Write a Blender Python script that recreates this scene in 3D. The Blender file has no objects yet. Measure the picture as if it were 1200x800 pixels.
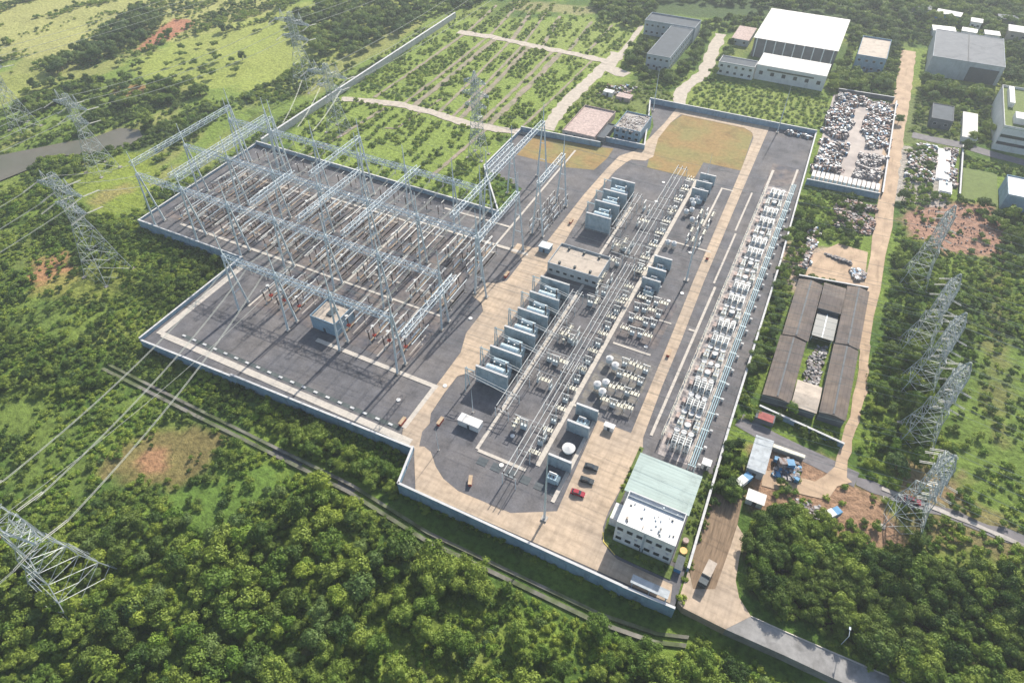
import bpy, math, random
import numpy as np
from mathutils import Vector, Matrix
R_ = math.radians
rng = random.Random(7)
S = bpy.context.scene
COL = S.collection

# ------------------------------------------------------------------ camera, world, sun
CAM_F, YAW, PITCH, ROLL, HC = 760.48, R_(27.2517), R_(45.7408), R_(-0.7338), 180.0
def cam_axes():
    sy, cy = math.sin(YAW), math.cos(YAW)
    fh = np.array([-sy, cy, 0.]); rt = np.array([cy, sy, 0.]); up = np.array([0, 0, 1.])
    f = fh*math.cos(PITCH) - up*math.sin(PITCH); u = fh*math.sin(PITCH) + up*math.cos(PITCH)
    return rt*math.cos(ROLL)+u*math.sin(ROLL), -rt*math.sin(ROLL)+u*math.cos(ROLL), f
CR, CU, CF = cam_axes()
cam_d = bpy.data.cameras.new("camera"); cam = bpy.data.objects.new("camera", cam_d); COL.objects.link(cam)
cam_d.sensor_width = 36.0; cam_d.lens = 36.0*CAM_F/1200.0; cam_d.clip_start = 1.0; cam_d.clip_end = 6000.0
cam.matrix_world = Matrix(((CR[0], CU[0], -CF[0], 0), (CR[1], CU[1], -CF[1], 0), (CR[2], CU[2], -CF[2], HC), (0, 0, 0, 1)))
S.camera = cam

SUN_EL, SUN_AZ = R_(36), R_(2)          # sun stands over +Y (north end of the site)
w = bpy.data.worlds.new("World"); S.world = w; w.use_nodes = True
nt = w.node_tree; bg = nt.nodes["Background"]
sky = nt.nodes.new("ShaderNodeTexSky"); sky.sky_type = 'NISHITA'; sky.sun_disc = False
sky.sun_elevation = SUN_EL; sky.sun_rotation = SUN_AZ; sky.dust_density = 2.0; sky.air_density = 1.2
nt.links.new(sky.outputs[0], bg.inputs[0]); bg.inputs[1].default_value = 0.115
sd = bpy.data.lights.new("sun", 'SUN'); so = bpy.data.objects.new("sun", sd); COL.objects.link(so)
sd.energy = 5.0; sd.angle = R_(0.55); sd.color = (1.0, 0.93, 0.82)
sdir = Vector((math.sin(SUN_AZ)*math.cos(SUN_EL), math.cos(SUN_AZ)*math.cos(SUN_EL), math.sin(SUN_EL)))
so.rotation_euler = sdir.to_track_quat('Z', 'Y').to_euler(); so.location = (0, 300, 400)
vs = S.view_settings; vs.view_transform = 'Standard'; vs.look = 'None'; vs.gamma = 1.0; vs.exposure = 0.66
vs.use_curve_mapping = False
S.cycles.max_bounces = 6; S.cycles.diffuse_bounces = 2; S.cycles.glossy_bounces = 2
S.cycles.transparent_max_bounces = 6; S.cycles.volume_bounces = 0
S.cycles.use_adaptive_sampling = True; S.cycles.use_denoising = True

# ------------------------------------------------------------------ survey helper: a sight line met with a level plane
def G(px, py, z=0.0):
    d = CR*(px-600) - CU*(py-400) + CF*CAM_F
    t = (z-HC)/d[2]
    return (d[0]*t, d[1]*t)
def GP(pts, z=0.0): return [G(a, b, z) for a, b in pts]

# ------------------------------------------------------------------ numpy value noise
_ns = np.random.RandomState(3); _tab = _ns.rand(256, 256)
def vnoise(x, y, s):
    x = np.asarray(x)/s+1000.37; y = np.asarray(y)/s+1000.91
    xi = np.floor(x).astype(int); yi = np.floor(y).astype(int); fx = x-xi; fy = y-yi
    fx = fx*fx*(3-2*fx); fy = fy*fy*(3-2*fy)
    a = _tab[xi % 256, yi % 256]; b = _tab[(xi+1) % 256, yi % 256]; c = _tab[xi % 256, (yi+1) % 256]; d = _tab[(xi+1) % 256, (yi+1) % 256]
    return (a*(1-fx)+b*fx)*(1-fy)+(c*(1-fx)+d*fx)*fy
def fbm(x, y, s): return vnoise(x, y, s)*.5+vnoise(x+77, y-31, s/2.1)*.3+vnoise(x-50, y+91, s/4.3)*.2

def inpoly(x, y, poly):
    x = np.asarray(x); y = np.asarray(y); r = np.zeros(x.shape, bool); n = len(poly)
    for i in range(n):
        x1, y1 = poly[i]; x2, y2 = poly[(i+1) % n]
        if y1 == y2: continue
        c = ((y1 > y) != (y2 > y)) & (x < (x2-x1)*(y-y1)/(y2-y1)+x1); r ^= c
    return r
def sdist(x, y, poly):
    """signed distance, positive inside"""
    d = np.full(np.shape(x), 1e9); n = len(poly)
    for i in range(n):
        x1, y1 = poly[i]; x2, y2 = poly[(i+1) % n]; dx, dy = x2-x1, y2-y1; L2 = dx*dx+dy*dy+1e-9
        t = np.clip(((x-x1)*dx+(y-y1)*dy)/L2, 0, 1); d = np.minimum(d, np.hypot(x-x1-t*dx, y-y1-t*dy))
    return np.where(inpoly(x, y, poly), d, -d)
def psd(x, y): return sdist(x, y, POND)
def qdist(x, y, x0, y0): return np.hypot(np.maximum(0, x0-x), np.maximum(0, y0-y))
def height(x, y):
    x = np.asarray(x, float); y = np.asarray(y, float)
    y2 = 92+np.clip((x+210)*4/123, 0, 4)
    d = np.minimum(np.minimum(qdist(x, y, -270.3, 153.6), qdist(x, y, -205.3, y2+5.4)), qdist(x, y, -78.5, 88.0))
    t = np.clip(d/3.2, 0, 1); t = t*t*(3-2*t)
    far = np.clip(d/40.0, 0, 1)
    z = -4.0*t + far*(fbm(x, y, 45)-.5)*3.0
    e = np.clip((x-48)/30, 0, 1)*(fbm(x+300, y, 40)-.5)*3.0
    pd = psd(x, y); z = np.where(pd > -6, z+(np.minimum(z, -5.4)-z)*np.clip((pd+6)/8, 0, 1), z)
    return z - 0.06 + e
POND = GP([(-60,200),(0,182),(75,167),(110,161),(140,150),(163,152),(167,160),(150,171),(115,179),(85,182),(48,184),(40,196),(0,212),(-60,235)], -4.6)
def hz(x, y): return float(height(x, y))

# ------------------------------------------------------------------ materials
def nodes(m):
    m.use_nodes = True; t = m.node_tree; return t, t.nodes["Principled BSDF"]
def mat(name, c, rough=.8, var=.25, scale=.4, metal=0., bump=0., c2=None, scale2=None, rnd=0., spec=.3, stretch=None):
    m = bpy.data.materials.new(name); t, b = nodes(m); N = t.nodes; L = t.links
    b.inputs['Roughness'].default_value = rough; b.inputs['Metallic'].default_value = metal
    b.inputs['Specular IOR Level'].default_value = spec
    geo = N.new('ShaderNodeNewGeometry'); src = geo.outputs['Position']
    if stretch:
        mp = N.new('ShaderNodeMapping'); mp.inputs['Scale'].default_value = stretch; L.new(src, mp.inputs[0]); src = mp.outputs[0]
    n = N.new('ShaderNodeTexNoise'); n.inputs['Scale'].default_value = scale; n.inputs['Detail'].default_value = 5; n.inputs['Roughness'].default_value = .65
    L.new(src, n.inputs['Vector'])
    mr = N.new('ShaderNodeMapRange'); mr.inputs[1].default_value = .3; mr.inputs[2].default_value = .7
    mr.inputs[3].default_value = 1-var; mr.inputs[4].default_value = 1+var; L.new(n.outputs[0], mr.inputs[0])
    base = N.new('ShaderNodeRGB'); base.outputs[0].default_value = (*c, 1); out = base.outputs[0]
    if c2:
        n2 = N.new('ShaderNodeTexNoise'); n2.inputs['Scale'].default_value = scale2 or scale*.3; n2.inputs['Detail'].default_value = 4
        L.new(src, n2.inputs['Vector'])
        r2 = N.new('ShaderNodeMapRange'); r2.inputs[1].default_value = .42; r2.inputs[2].default_value = .62; L.new(n2.outputs[0], r2.inputs[0])
        mx = N.new('ShaderNodeMix'); mx.data_type = 'RGBA'; L.new(r2.outputs[0], mx.inputs[0]); L.new(out, mx.inputs[6]); mx.inputs[7].default_value = (*c2, 1); out = mx.outputs[2]
    mul = N.new('ShaderNodeVectorMath'); mul.operation = 'SCALE'; L.new(out, mul.inputs[0]); L.new(mr.outputs[0], mul.inputs['Scale']); out = mul.outputs[0]
    if rnd:
        oi = N.new('ShaderNodeObjectInfo'); r3 = N.new('ShaderNodeMapRange'); r3.inputs[3].default_value = 1-rnd; r3.inputs[4].default_value = 1+rnd
        L.new(oi.outputs['Random'], r3.inputs[0]); m3 = N.new('ShaderNodeVectorMath'); m3.operation = 'SCALE'; L.new(out, m3.inputs[0]); L.new(r3.outputs[0], m3.inputs['Scale']); out = m3.outputs[0]
    L.new(out, b.inputs['Base Color'])
    if bump:
        bp = N.new('ShaderNodeBump'); bp.inputs['Strength'].default_value = bump; bp.inputs['Distance'].default_value = .3
        L.new(n.outputs[0], bp.inputs['Height']); L.new(bp.outputs[0], b.inputs['Normal'])
    return m
def stripes(m, axis, period, depth=.25):
    """adds fine parallel ribs (corrugation, planting rows or slab joints) along world axis 0 = x, 1 = y"""
    t = m.node_tree; N = t.nodes; L = t.links; b = N['Principled BSDF']
    geo = N.new('ShaderNodeNewGeometry'); sep = N.new('ShaderNodeSeparateXYZ'); L.new(geo.outputs['Position'], sep.inputs[0])
    mm = N.new('ShaderNodeMath'); mm.operation = 'PINGPONG'; mm.inputs[1].default_value = period/2; L.new(sep.outputs[axis], mm.inputs[0])
    mr = N.new('ShaderNodeMapRange'); mr.inputs[1].default_value = 0; mr.inputs[2].default_value = period/2*.35; mr.inputs[3].default_value = 1-depth; mr.inputs[4].default_value = 1
    L.new(mm.outputs[0], mr.inputs[0])
    src = b.inputs['Base Color'].links[0].from_socket
    mu = N.new('ShaderNodeVectorMath'); mu.operation = 'SCALE'; L.new(src, mu.inputs[0]); L.new(mr.outputs[0], mu.inputs['Scale']); L.new(mu.outputs[0], b.inputs['Base Color'])
    return m
M = {}
M['gravel'] = mat('gravel', (.128, .127, .138), .95, .25, .22, bump=.2, c2=(.165, .155, .155), scale2=.05)
M['gravel_warm'] = mat('gravel_warm', (.165, .14, .13), .95, .35, .35, bump=.3, c2=(.085, .085, .10), scale2=.14)
M['concrete'] = stripes(stripes(mat('concrete', (.48, .375, .275), .9, .14, .5, c2=(.40, .32, .245), scale2=.06), 1, 5.0, .16), 0, 4.0, .08)
M['concrete_old'] = mat('concrete_old', (.40, .37, .34), .9, .25, .6, c2=(.29, .26, .23), scale2=.15)
M['kerb'] = mat('kerb', (.47, .43, .38), .85, .15, 1.0)
M['path_tan'] = mat('path_tan', (.40, .30, .20), .9, .2, .5)
M['dry_grass'] = mat('dry_grass', (.26, .175, .07), .95, .2, .5, bump=.5, c2=(.22, .19, .07), scale2=.07)
M['lawn'] = mat('lawn', (.13, .17, .05), .95, .2, .6, bump=.5)
M['dirt'] = mat('dirt', (.46, .34, .235), .95, .2, .4, bump=.4, c2=(.37, .27, .19), scale2=.2)
M['cream'] = mat('cream', (.56, .54, .45), .6, .15, 1.)
M['red_soil'] = mat('red_soil', (.33, .18, .12), .95, .3, .5, bump=.6, c2=(.24, .15, .1), scale2=.2)
M['wall_paint'] = mat('wall_paint', (.24, .35, .44), .85, .15, .5, c2=(.19, .29, .38), scale2=.2)
M['wall_cap'] = mat('wall_cap', (.50, .50, .50), .85, .12, .6)
M['firewall'] = mat('firewall', (.34, .42, .46), .85, .15, .3, c2=(.26, .35, .40), scale2=.4)
M['steel'] = mat('steel', (.50, .57, .60), .5, .12, .8, spec=.5)
M['steel_blue'] = mat('steel_blue', (.36, .48, .52), .45, .12, .8, spec=.5)
M['steel_tower'] = mat('steel_tower', (.40, .44, .44), .5, .2, .3, spec=.5)
M['alu'] = mat('alu', (.52, .53, .52), .4, .1, 1., spec=.5)
M['porcelain'] = mat('porcelain', (.07, .045, .038), .3, .2, 1., spec=.5)
M['porcelain_white'] = mat('porcelain_white', (.52, .51, .47), .35, .1, 1., spec=.5)
M['wire'] = mat('wire', (.36, .38, .34), .5, .1, .2)
M['orange'] = mat('orange', (.75, .42, .15), .5, .1, 1.)
M['paint_grey'] = mat('paint_grey', (.32, .43, .49), .45, .15, .8)
M['paint_dark'] = mat('paint_dark', (.06, .075, .085), .5, .2, .8)
M['red_paint'] = mat('red_paint', (.42, .06, .04), .5, .1, 1.)
M['car_red'] = mat('car_red', (.30, .02, .035), .2, .05, 1., spec=.6)
M['car_dark'] = mat('car_dark', (.035, .045, .05), .2, .05, 1., spec=.6)
M['white_roof'] = mat('white_roof', (.72, .71, .69), .7, .08, .25, c2=(.60, .59, .57), scale2=.25)
M['roof_bright'] = stripes(stripes(mat('roof_bright', (.70, .68, .645), .9, .1, .15, spec=.1), 1, 3.0, .14), 0, 9, .06)
M['roof_green'] = stripes(mat('roof_green', (.30, .38, .36), .55, .12, .2, stretch=(.4, 1.5, 1)), 1, 1.2, .14)
M['roof_tan'] = mat('roof_tan', (.43, .37, .31), .85, .15, .4)
M['roof_brown'] = stripes(mat('roof_brown', (.115, .095, .088), .8, .25, .3, c2=(.16, .125, .10), scale2=.08), 0, 1.4, .25)
M['roof_grey'] = stripes(mat('roof_grey', (.20, .21, .225), .95, .12, .3), 1, 1.6, .2)
M['roof_slate'] = stripes(mat('roof_slate', (.10, .115, .13), .95, .15, .3), 1, 1.5, .2)
M['wall_white'] = mat('wall_white', (.62, .62, .61), .8, .08, .5)
M['wall_grey'] = mat('wall_grey', (.36, .40, .43), .8, .12, .4)
M['wall_dark'] = mat('wall_dark', (.12, .13, .14), .8, .2, .4)
M['glass'] = mat('glass', (.03, .04, .05), .12, .1, 1., spec=.8)
M['blue_paint'] = mat('blue_paint', (.06, .22, .40), .5, .2, .8)
M['pink_rubble'] = mat('pink_rubble', (.42, .33, .30), .95, .35, .8, bump=.6)
M['rubber'] = mat('rubber', (.025, .025, .027), .8, .1, 1.)
M['trunk'] = mat('trunk', (.12, .085, .055), .9, .2, 2.)
M['scrap'] = mat('scrap', (.25, .235, .235), .8, .5, 1.6, c2=(.16, .11, .09), scale2=.9, rnd=.2)
M['scrap_pale'] = mat('scrap_pale', (.34, .335, .335), .6, .5, 1.2, c2=(.30, .27, .27), scale2=.8)
def water_mat():
    m = mat('pond_water', (.13, .12, .095), .4, .12, .05, spec=.2, c2=(.10, .10, .07), scale2=.03); return m
M['water'] = water_mat()

def leaf_mat(name, dark, light, yellow):
    m = bpy.data.materials.new(name); t, b = nodes(m); N = t.nodes; L = t.links
    oi = N.new('ShaderNodeObjectInfo'); geo = N.new('ShaderNodeNewGeometry')
    n = N.new('ShaderNodeTexNoise'); n.inputs['Scale'].default_value = .55; n.inputs['Detail'].default_value = 3; L.new(geo.outputs['Position'], n.inputs['Vector'])
    n2 = N.new('ShaderNodeTexNoise'); n2.inputs['Scale'].default_value = .03; n2.inputs['Detail'].default_value = 3; L.new(geo.outputs['Position'], n2.inputs['Vector'])
    a = N.new('ShaderNodeMath'); a.operation = 'ADD'; L.new(oi.outputs['Random'], a.inputs[0]); L.new(n.outputs[0], a.inputs[1])
    a2 = N.new('ShaderNodeMath'); a2.operation = 'ADD'; L.new(a.outputs[0], a2.inputs[0]); L.new(n2.outputs[0], a2.inputs[1])
    cr = N.new('ShaderNodeValToRGB'); L.new(a2.outputs[0], cr.inputs[0])
    sc = N.new('ShaderNodeMath'); sc.operation = 'MULTIPLY'; sc.inputs[1].default_value = .5; L.new(a2.outputs[0], sc.inputs[0]); L.new(sc.outputs[0], cr.inputs[0])
    e = cr.color_ramp.elements; e[0].position = .3; e[0].color = (*dark, 1); e[1].position = .85; e[1].color = (*yellow, 1)
    k = cr.color_ramp.elements.new(.58); k.color = (*light, 1)
    L.new(cr.outputs[0], b.inputs['Base Color']); b.inputs['Roughness'].default_value = .6; b.inputs['Specular IOR Level'].default_value = .25
    tr = N.new('ShaderNodeBsdfTranslucent'); L.new(cr.outputs[0], tr.inputs[0]); mx = N.new('ShaderNodeMixShader'); mx.inputs[0].default_value = .28
    L.new(b.outputs[0], mx.inputs[1]); L.new(tr.outputs[0], mx.inputs[2]); L.new(mx.outputs[0], N['Material Output'].inputs[0])
    return m
M['leaf'] = leaf_mat('leaf', (.048, .090, .015), (.115, .195, .028), (.215, .285, .046))
M['leaf_bright'] = leaf_mat('leaf_bright', (.060, .125, .016), (.145, .25, .028), (.26, .33, .045))
M['leaf_dark'] = leaf_mat('leaf_dark', (.022, .050, .011), (.055, .108, .018), (.12, .175, .03))
M['leaf_olive'] = leaf_mat('leaf_olive', (.07, .075, .025), (.16, .165, .05), (.26, .25, .10))
M['leaf_blue'] = leaf_mat('leaf_blue', (.038, .076, .026), (.088, .155, .042), (.16, .23, .06))

def stain(m, scale=.09, lo=.52, hi=.66, k=.3, stretch=(1, 1, 1), fine=None):
    """oil spots, tyre marks and damp patches: irregular darker areas of the surface itself"""
    t = m.node_tree; N = t.nodes; L = t.links; b = N['Principled BSDF']; geo = N.new('ShaderNodeNewGeometry')
    mp = N.new('ShaderNodeMapping'); mp.inputs['Scale'].default_value = stretch; mp.inputs['Location'].default_value = (13, 7, 0); L.new(geo.outputs['Position'], mp.inputs[0])
    n = N.new('ShaderNodeTexNoise'); n.inputs['Scale'].default_value = scale; n.inputs['Detail'].default_value = 8; n.inputs['Roughness'].default_value = .7; n.inputs['Distortion'].default_value = .6; L.new(mp.outputs[0], n.inputs['Vector'])
    mr = N.new('ShaderNodeMapRange'); mr.inputs[1].default_value = lo; mr.inputs[2].default_value = hi; mr.inputs[3].default_value = 1; mr.inputs[4].default_value = 1-k; L.new(n.outputs[0], mr.inputs[0])
    src = b.inputs['Base Color'].links[0].from_socket
    mu = N.new('ShaderNodeVectorMath'); mu.operation = 'SCALE'; L.new(src, mu.inputs[0]); L.new(mr.outputs[0], mu.inputs['Scale']); L.new(mu.outputs[0], b.inputs['Base Color']); return m
for k_, a in (('gravel', dict(k=.28)), ('concrete', dict(scale=.12, k=.22)), ('concrete_old', dict(scale=.15, k=.3)), ('wall_paint', dict(scale=.4, k=.3, stretch=(1, 1, .3))), ('white_roof', dict(scale=.3, k=.22)), ('roof_green', dict(scale=.2, k=.2)), ('roof_bright', dict(scale=.1, k=.14, stretch=(1, .3, 1))), ('roof_grey', dict(scale=.12, k=.25)), ('roof_tan', dict(scale=.25, k=.3)), ('roof_brown', dict(scale=.1, k=.35)), ('dirt', dict(scale=.15, k=.25, stretch=(2, .4, 1))), ('wall_white', dict(scale=.4, k=.2, stretch=(1, 1, .3))), ('wall_grey', dict(scale=.3, k=.25, stretch=(1, 1, .3))), ('firewall', dict(scale=.5, k=.25, stretch=(1, 1, .4))), ('dry_grass', dict(scale=.08, k=.25))):
    stain(M[k_], **a)
stain(M['gravel'], .35, .55, .7, .22, (3.0, .12, 1)); stain(M['gravel'], 1.6, .4, .7, .3); stain(M['concrete'], .3, .5, .7, .16, (.25, 3, 1)); stain(M['concrete'], .3, .5, .7, .16, (3, .15, 1))

# ------------------------------------------------------------------ mesh helpers
class MB:
    def __init__(s): s.v = []; s.f = []; s.m = []; s.mats = []
    def mi(s, m):
        if m is None: return 0
        m = M[m] if isinstance(m, str) else m
        if m not in s.mats: s.mats.append(m)
        return s.mats.index(m)
    def add(s, vs, fs, m=None):
        o = len(s.v); s.v += [tuple(v) for v in vs]; k = s.mi(m)
        for f in fs: s.f.append(tuple(i+o for i in f)); s.m.append(k)
        return s
    def box(s, x0, x1, y0, y1, z0, z1, m=None):
        return s.add([(x0, y0, z0), (x1, y0, z0), (x1, y1, z0), (x0, y1, z0), (x0, y0, z1), (x1, y0, z1), (x1, y1, z1), (x0, y1, z1)],
                     [(0, 3, 2, 1), (4, 5, 6, 7), (0, 1, 5, 4), (1, 2, 6, 5), (2, 3, 7, 6), (3, 0, 4, 7)], m)
    def bar(s, p, q, w, m=None, n=3, w2=None):
        p = Vector(p); q = Vector(q); d = q-p
        if d.length < 1e-6: return s
        d.normalize(); a = d.orthogonal().normalized(); b = d.cross(a); w2 = w if w2 is None else w2
        vs = []
        for c, r in ((p, w), (q, w2)):
            for i in range(n):
                t = 2*math.pi*i/n + .3; vs.append(c+(a*math.cos(t)+b*math.sin(t))*r)
        fs = [(i, (i+1) % n, n+(i+1) % n, n+i) for i in range(n)] + [tuple(range(n))[::-1], tuple(range(n, 2*n))]
        return s.add(vs, fs, m)
    def cyl(s, x, y, z0, z1, r, m=None, n=8, r2=None): return s.bar((x, y, z0), (x, y, z1), r, m, n, r2)
    def prism(s, pts, z0, z1, m=None):
        n = len(pts); A = sum(pts[i][0]*pts[(i+1) % n][1]-pts[(i+1) % n][0]*pts[i][1] for i in range(n))
        if A < 0: pts = pts[::-1]
        return s.add([(x, y, z0) for x, y in pts]+[(x, y, z1) for x, y in pts],
                     [tuple(range(n))[::-1], tuple(range(n, 2*n))]+[(i, (i+1) % n, n+(i+1) % n, n+i) for i in range(n)], m)
    def sheet(s, pts, z, m=None):
        n = len(pts); A = sum(pts[i][0]*pts[(i+1) % n][1]-pts[(i+1) % n][0]*pts[i][1] for i in range(n))
        if A < 0: pts = pts[::-1]
        return s.add([(x, y, z) for x, y in pts], [tuple(range(n))], m)
    def build(s, name, m=None, parent=None, loc=None):
        me = bpy.data.meshes.new(name); me.from_pydata(s.v, [], s.f)
        if s.mats:
            for k in s.mats: me.materials.append(k)
            me.polygons.foreach_set('material_index', s.m)
        elif m is not None: me.materials.append(M[m] if isinstance(m, str) else m)
        o = bpy.data.objects.new(name, me); COL.objects.link(o)
        if parent: o.parent = parent
        if loc: o.location = loc
        return o
def tag(o, label=None, cat=None, group=None, kind=None):
    if label: o['label'] = label
    if cat: o['category'] = cat
    if group: o['group'] = group
    if kind: o['kind'] = kind
    return o
def empty(name, label, cat, loc=(0, 0, 0), rz=0., group=None):
    o = bpy.data.objects.new(name, None); COL.objects.link(o); o.location = loc; o.rotation_euler = (0, 0, rz); o.empty_display_size = .5
    return tag(o, label, cat, group)
KIDS = {}
def kids(o):
    if o.name not in KIDS: KIDS[o.name] = list(o.children)
    return KIDS[o.name]
def dup(root, loc, rz=0., label=None, group=None, sc=1.):
    r = root.copy(); COL.objects.link(r); r.location = loc; r.rotation_euler = (0, 0, rz); r.scale = (sc, sc, sc)
    if label: r['label'] = label
    if group: r['group'] = group
    for ch in kids(root):
        c = ch.copy(); COL.objects.link(c); c.parent = r
        for g in kids(ch):
            d = g.copy(); COL.objects.link(d); d.parent = c
    return r
class Proto:
    """first placement moves the prototype itself, later ones copy it"""
    def __init__(s, root): s.r = root; s.used = False; [kids(c) for c in kids(root)]
    def put(s, loc, rz=0., label=None, group=None, sc=1.):
        if not s.used:
            s.used = True; r = s.r; r.location = loc; r.rotation_euler = (0, 0, rz); r.scale = (sc, sc, sc)
            if label: r['label'] = label
            if group: r['group'] = group
            return r
        return dup(s.r, loc, rz, label, group, sc)
def struct(mb, name, m=None): return tag(mb.build(name, m), kind='structure')
ORD = ['first', 'second', 'third', 'fourth', 'fifth', 'sixth', 'seventh', 'eighth', 'ninth', 'tenth', 'eleventh', 'twelfth', 'thirteenth', 'fourteenth', 'fifteenth', 'sixteenth', 'seventeenth', 'eighteenth', 'nineteenth', 'twentieth']
def strip(pts, width, z=0.08, m='dirt', name='path', follow=False, wn=0.):
    """ribbon along a polyline of ground points"""
    P = []
    for i in range(len(pts)-1):
        a, b = pts[i], pts[i+1]; n = max(1, int(math.hypot(b[0]-a[0], b[1]-a[1])/4))
        for k in range(n): P.append((a[0]+(b[0]-a[0])*k/n, a[1]+(b[1]-a[1])*k/n))
    P.append(pts[-1]); mb = MB(); vs = []
    for i, p in enumerate(P):
        a = P[max(0, i-1)]; b = P[min(len(P)-1, i+1)]; d = math.hypot(b[0]-a[0], b[1]-a[1]) or 1; nx, ny = -(b[1]-a[1])/d, (b[0]-a[0])/d
        wl = width/2*(1+wn*(rng.random()-.5)*2); wr = width/2*(1+wn*(rng.random()-.5)*2)
        for sx, ww in ((1, wl), (-1, wr)):
            x, y = p[0]+nx*ww*sx, p[1]+ny*ww*sx; vs.append((x, y, (hz(x, y) if follow else 0)+z))
    mb.add(vs, [(2*i, 2*i+1, 2*i+3, 2*i+2) for i in range(len(P)-1)], m)
    return struct(mb, name)
# ------------------------------------------------------------------ ground sheet
def axis(lo, hi, step, far):
    a = list(np.arange(lo, hi+.1, step)); k = step; x = lo; left = []
    while x > -far: k *= 1.35; x -= k; left.append(max(x, -far))
    k = step; x = a[-1]; right = []
    while x < far: k *= 1.35; x += k; right.append(min(x, far))
    return np.array(left[::-1]+a+right)
gx = axis(-640, 130, 2.0, 1500); gy = axis(-40, 680, 2.0, 1500)
X, Y = np.meshgrid(gx, gy); X = X.ravel(); Y = Y.ravel(); Z = height(X, Y)
Z = np.where((X > -208) & (X < 4) & (Y > 98) & (Y < 370), -.06, Z)
n = fbm(X, Y, 18); n2 = fbm(X+500, Y, 60); n3 = fbm(X, Y+900, 6)
def mixc(C, c, a): return C*(1-a[:, None])+np.array(c)[None]*a[:, None]
def ss(v, a, b): t = np.clip((v-a)/(b-a), 0, 1); return t*t*(3-2*t)
C = np.zeros((len(X), 3))+np.array([.070, .125, .024])
C = mixc(C, (.145, .21, .036), ss(n, .42, .60)); C = mixc(C, (.20, .23, .055), ss(n2, .55, .72)*.7)
Lo = -4
fr = ss(-X, 268, 300)*ss(Y, 120, 190)          # open fields beyond the pond
C = mixc(C, (.16, .225, .045), fr*.9); C = mixc(C, (.25, .255, .085), fr*ss(fbm(X*1.5, Y*.6, 40), .48, .62)*.8)
C = mixc(C, (.06, .105, .026), fr*ss(fbm(X*1.6+900, Y*.55, 26), .53, .60)*.9)
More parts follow.
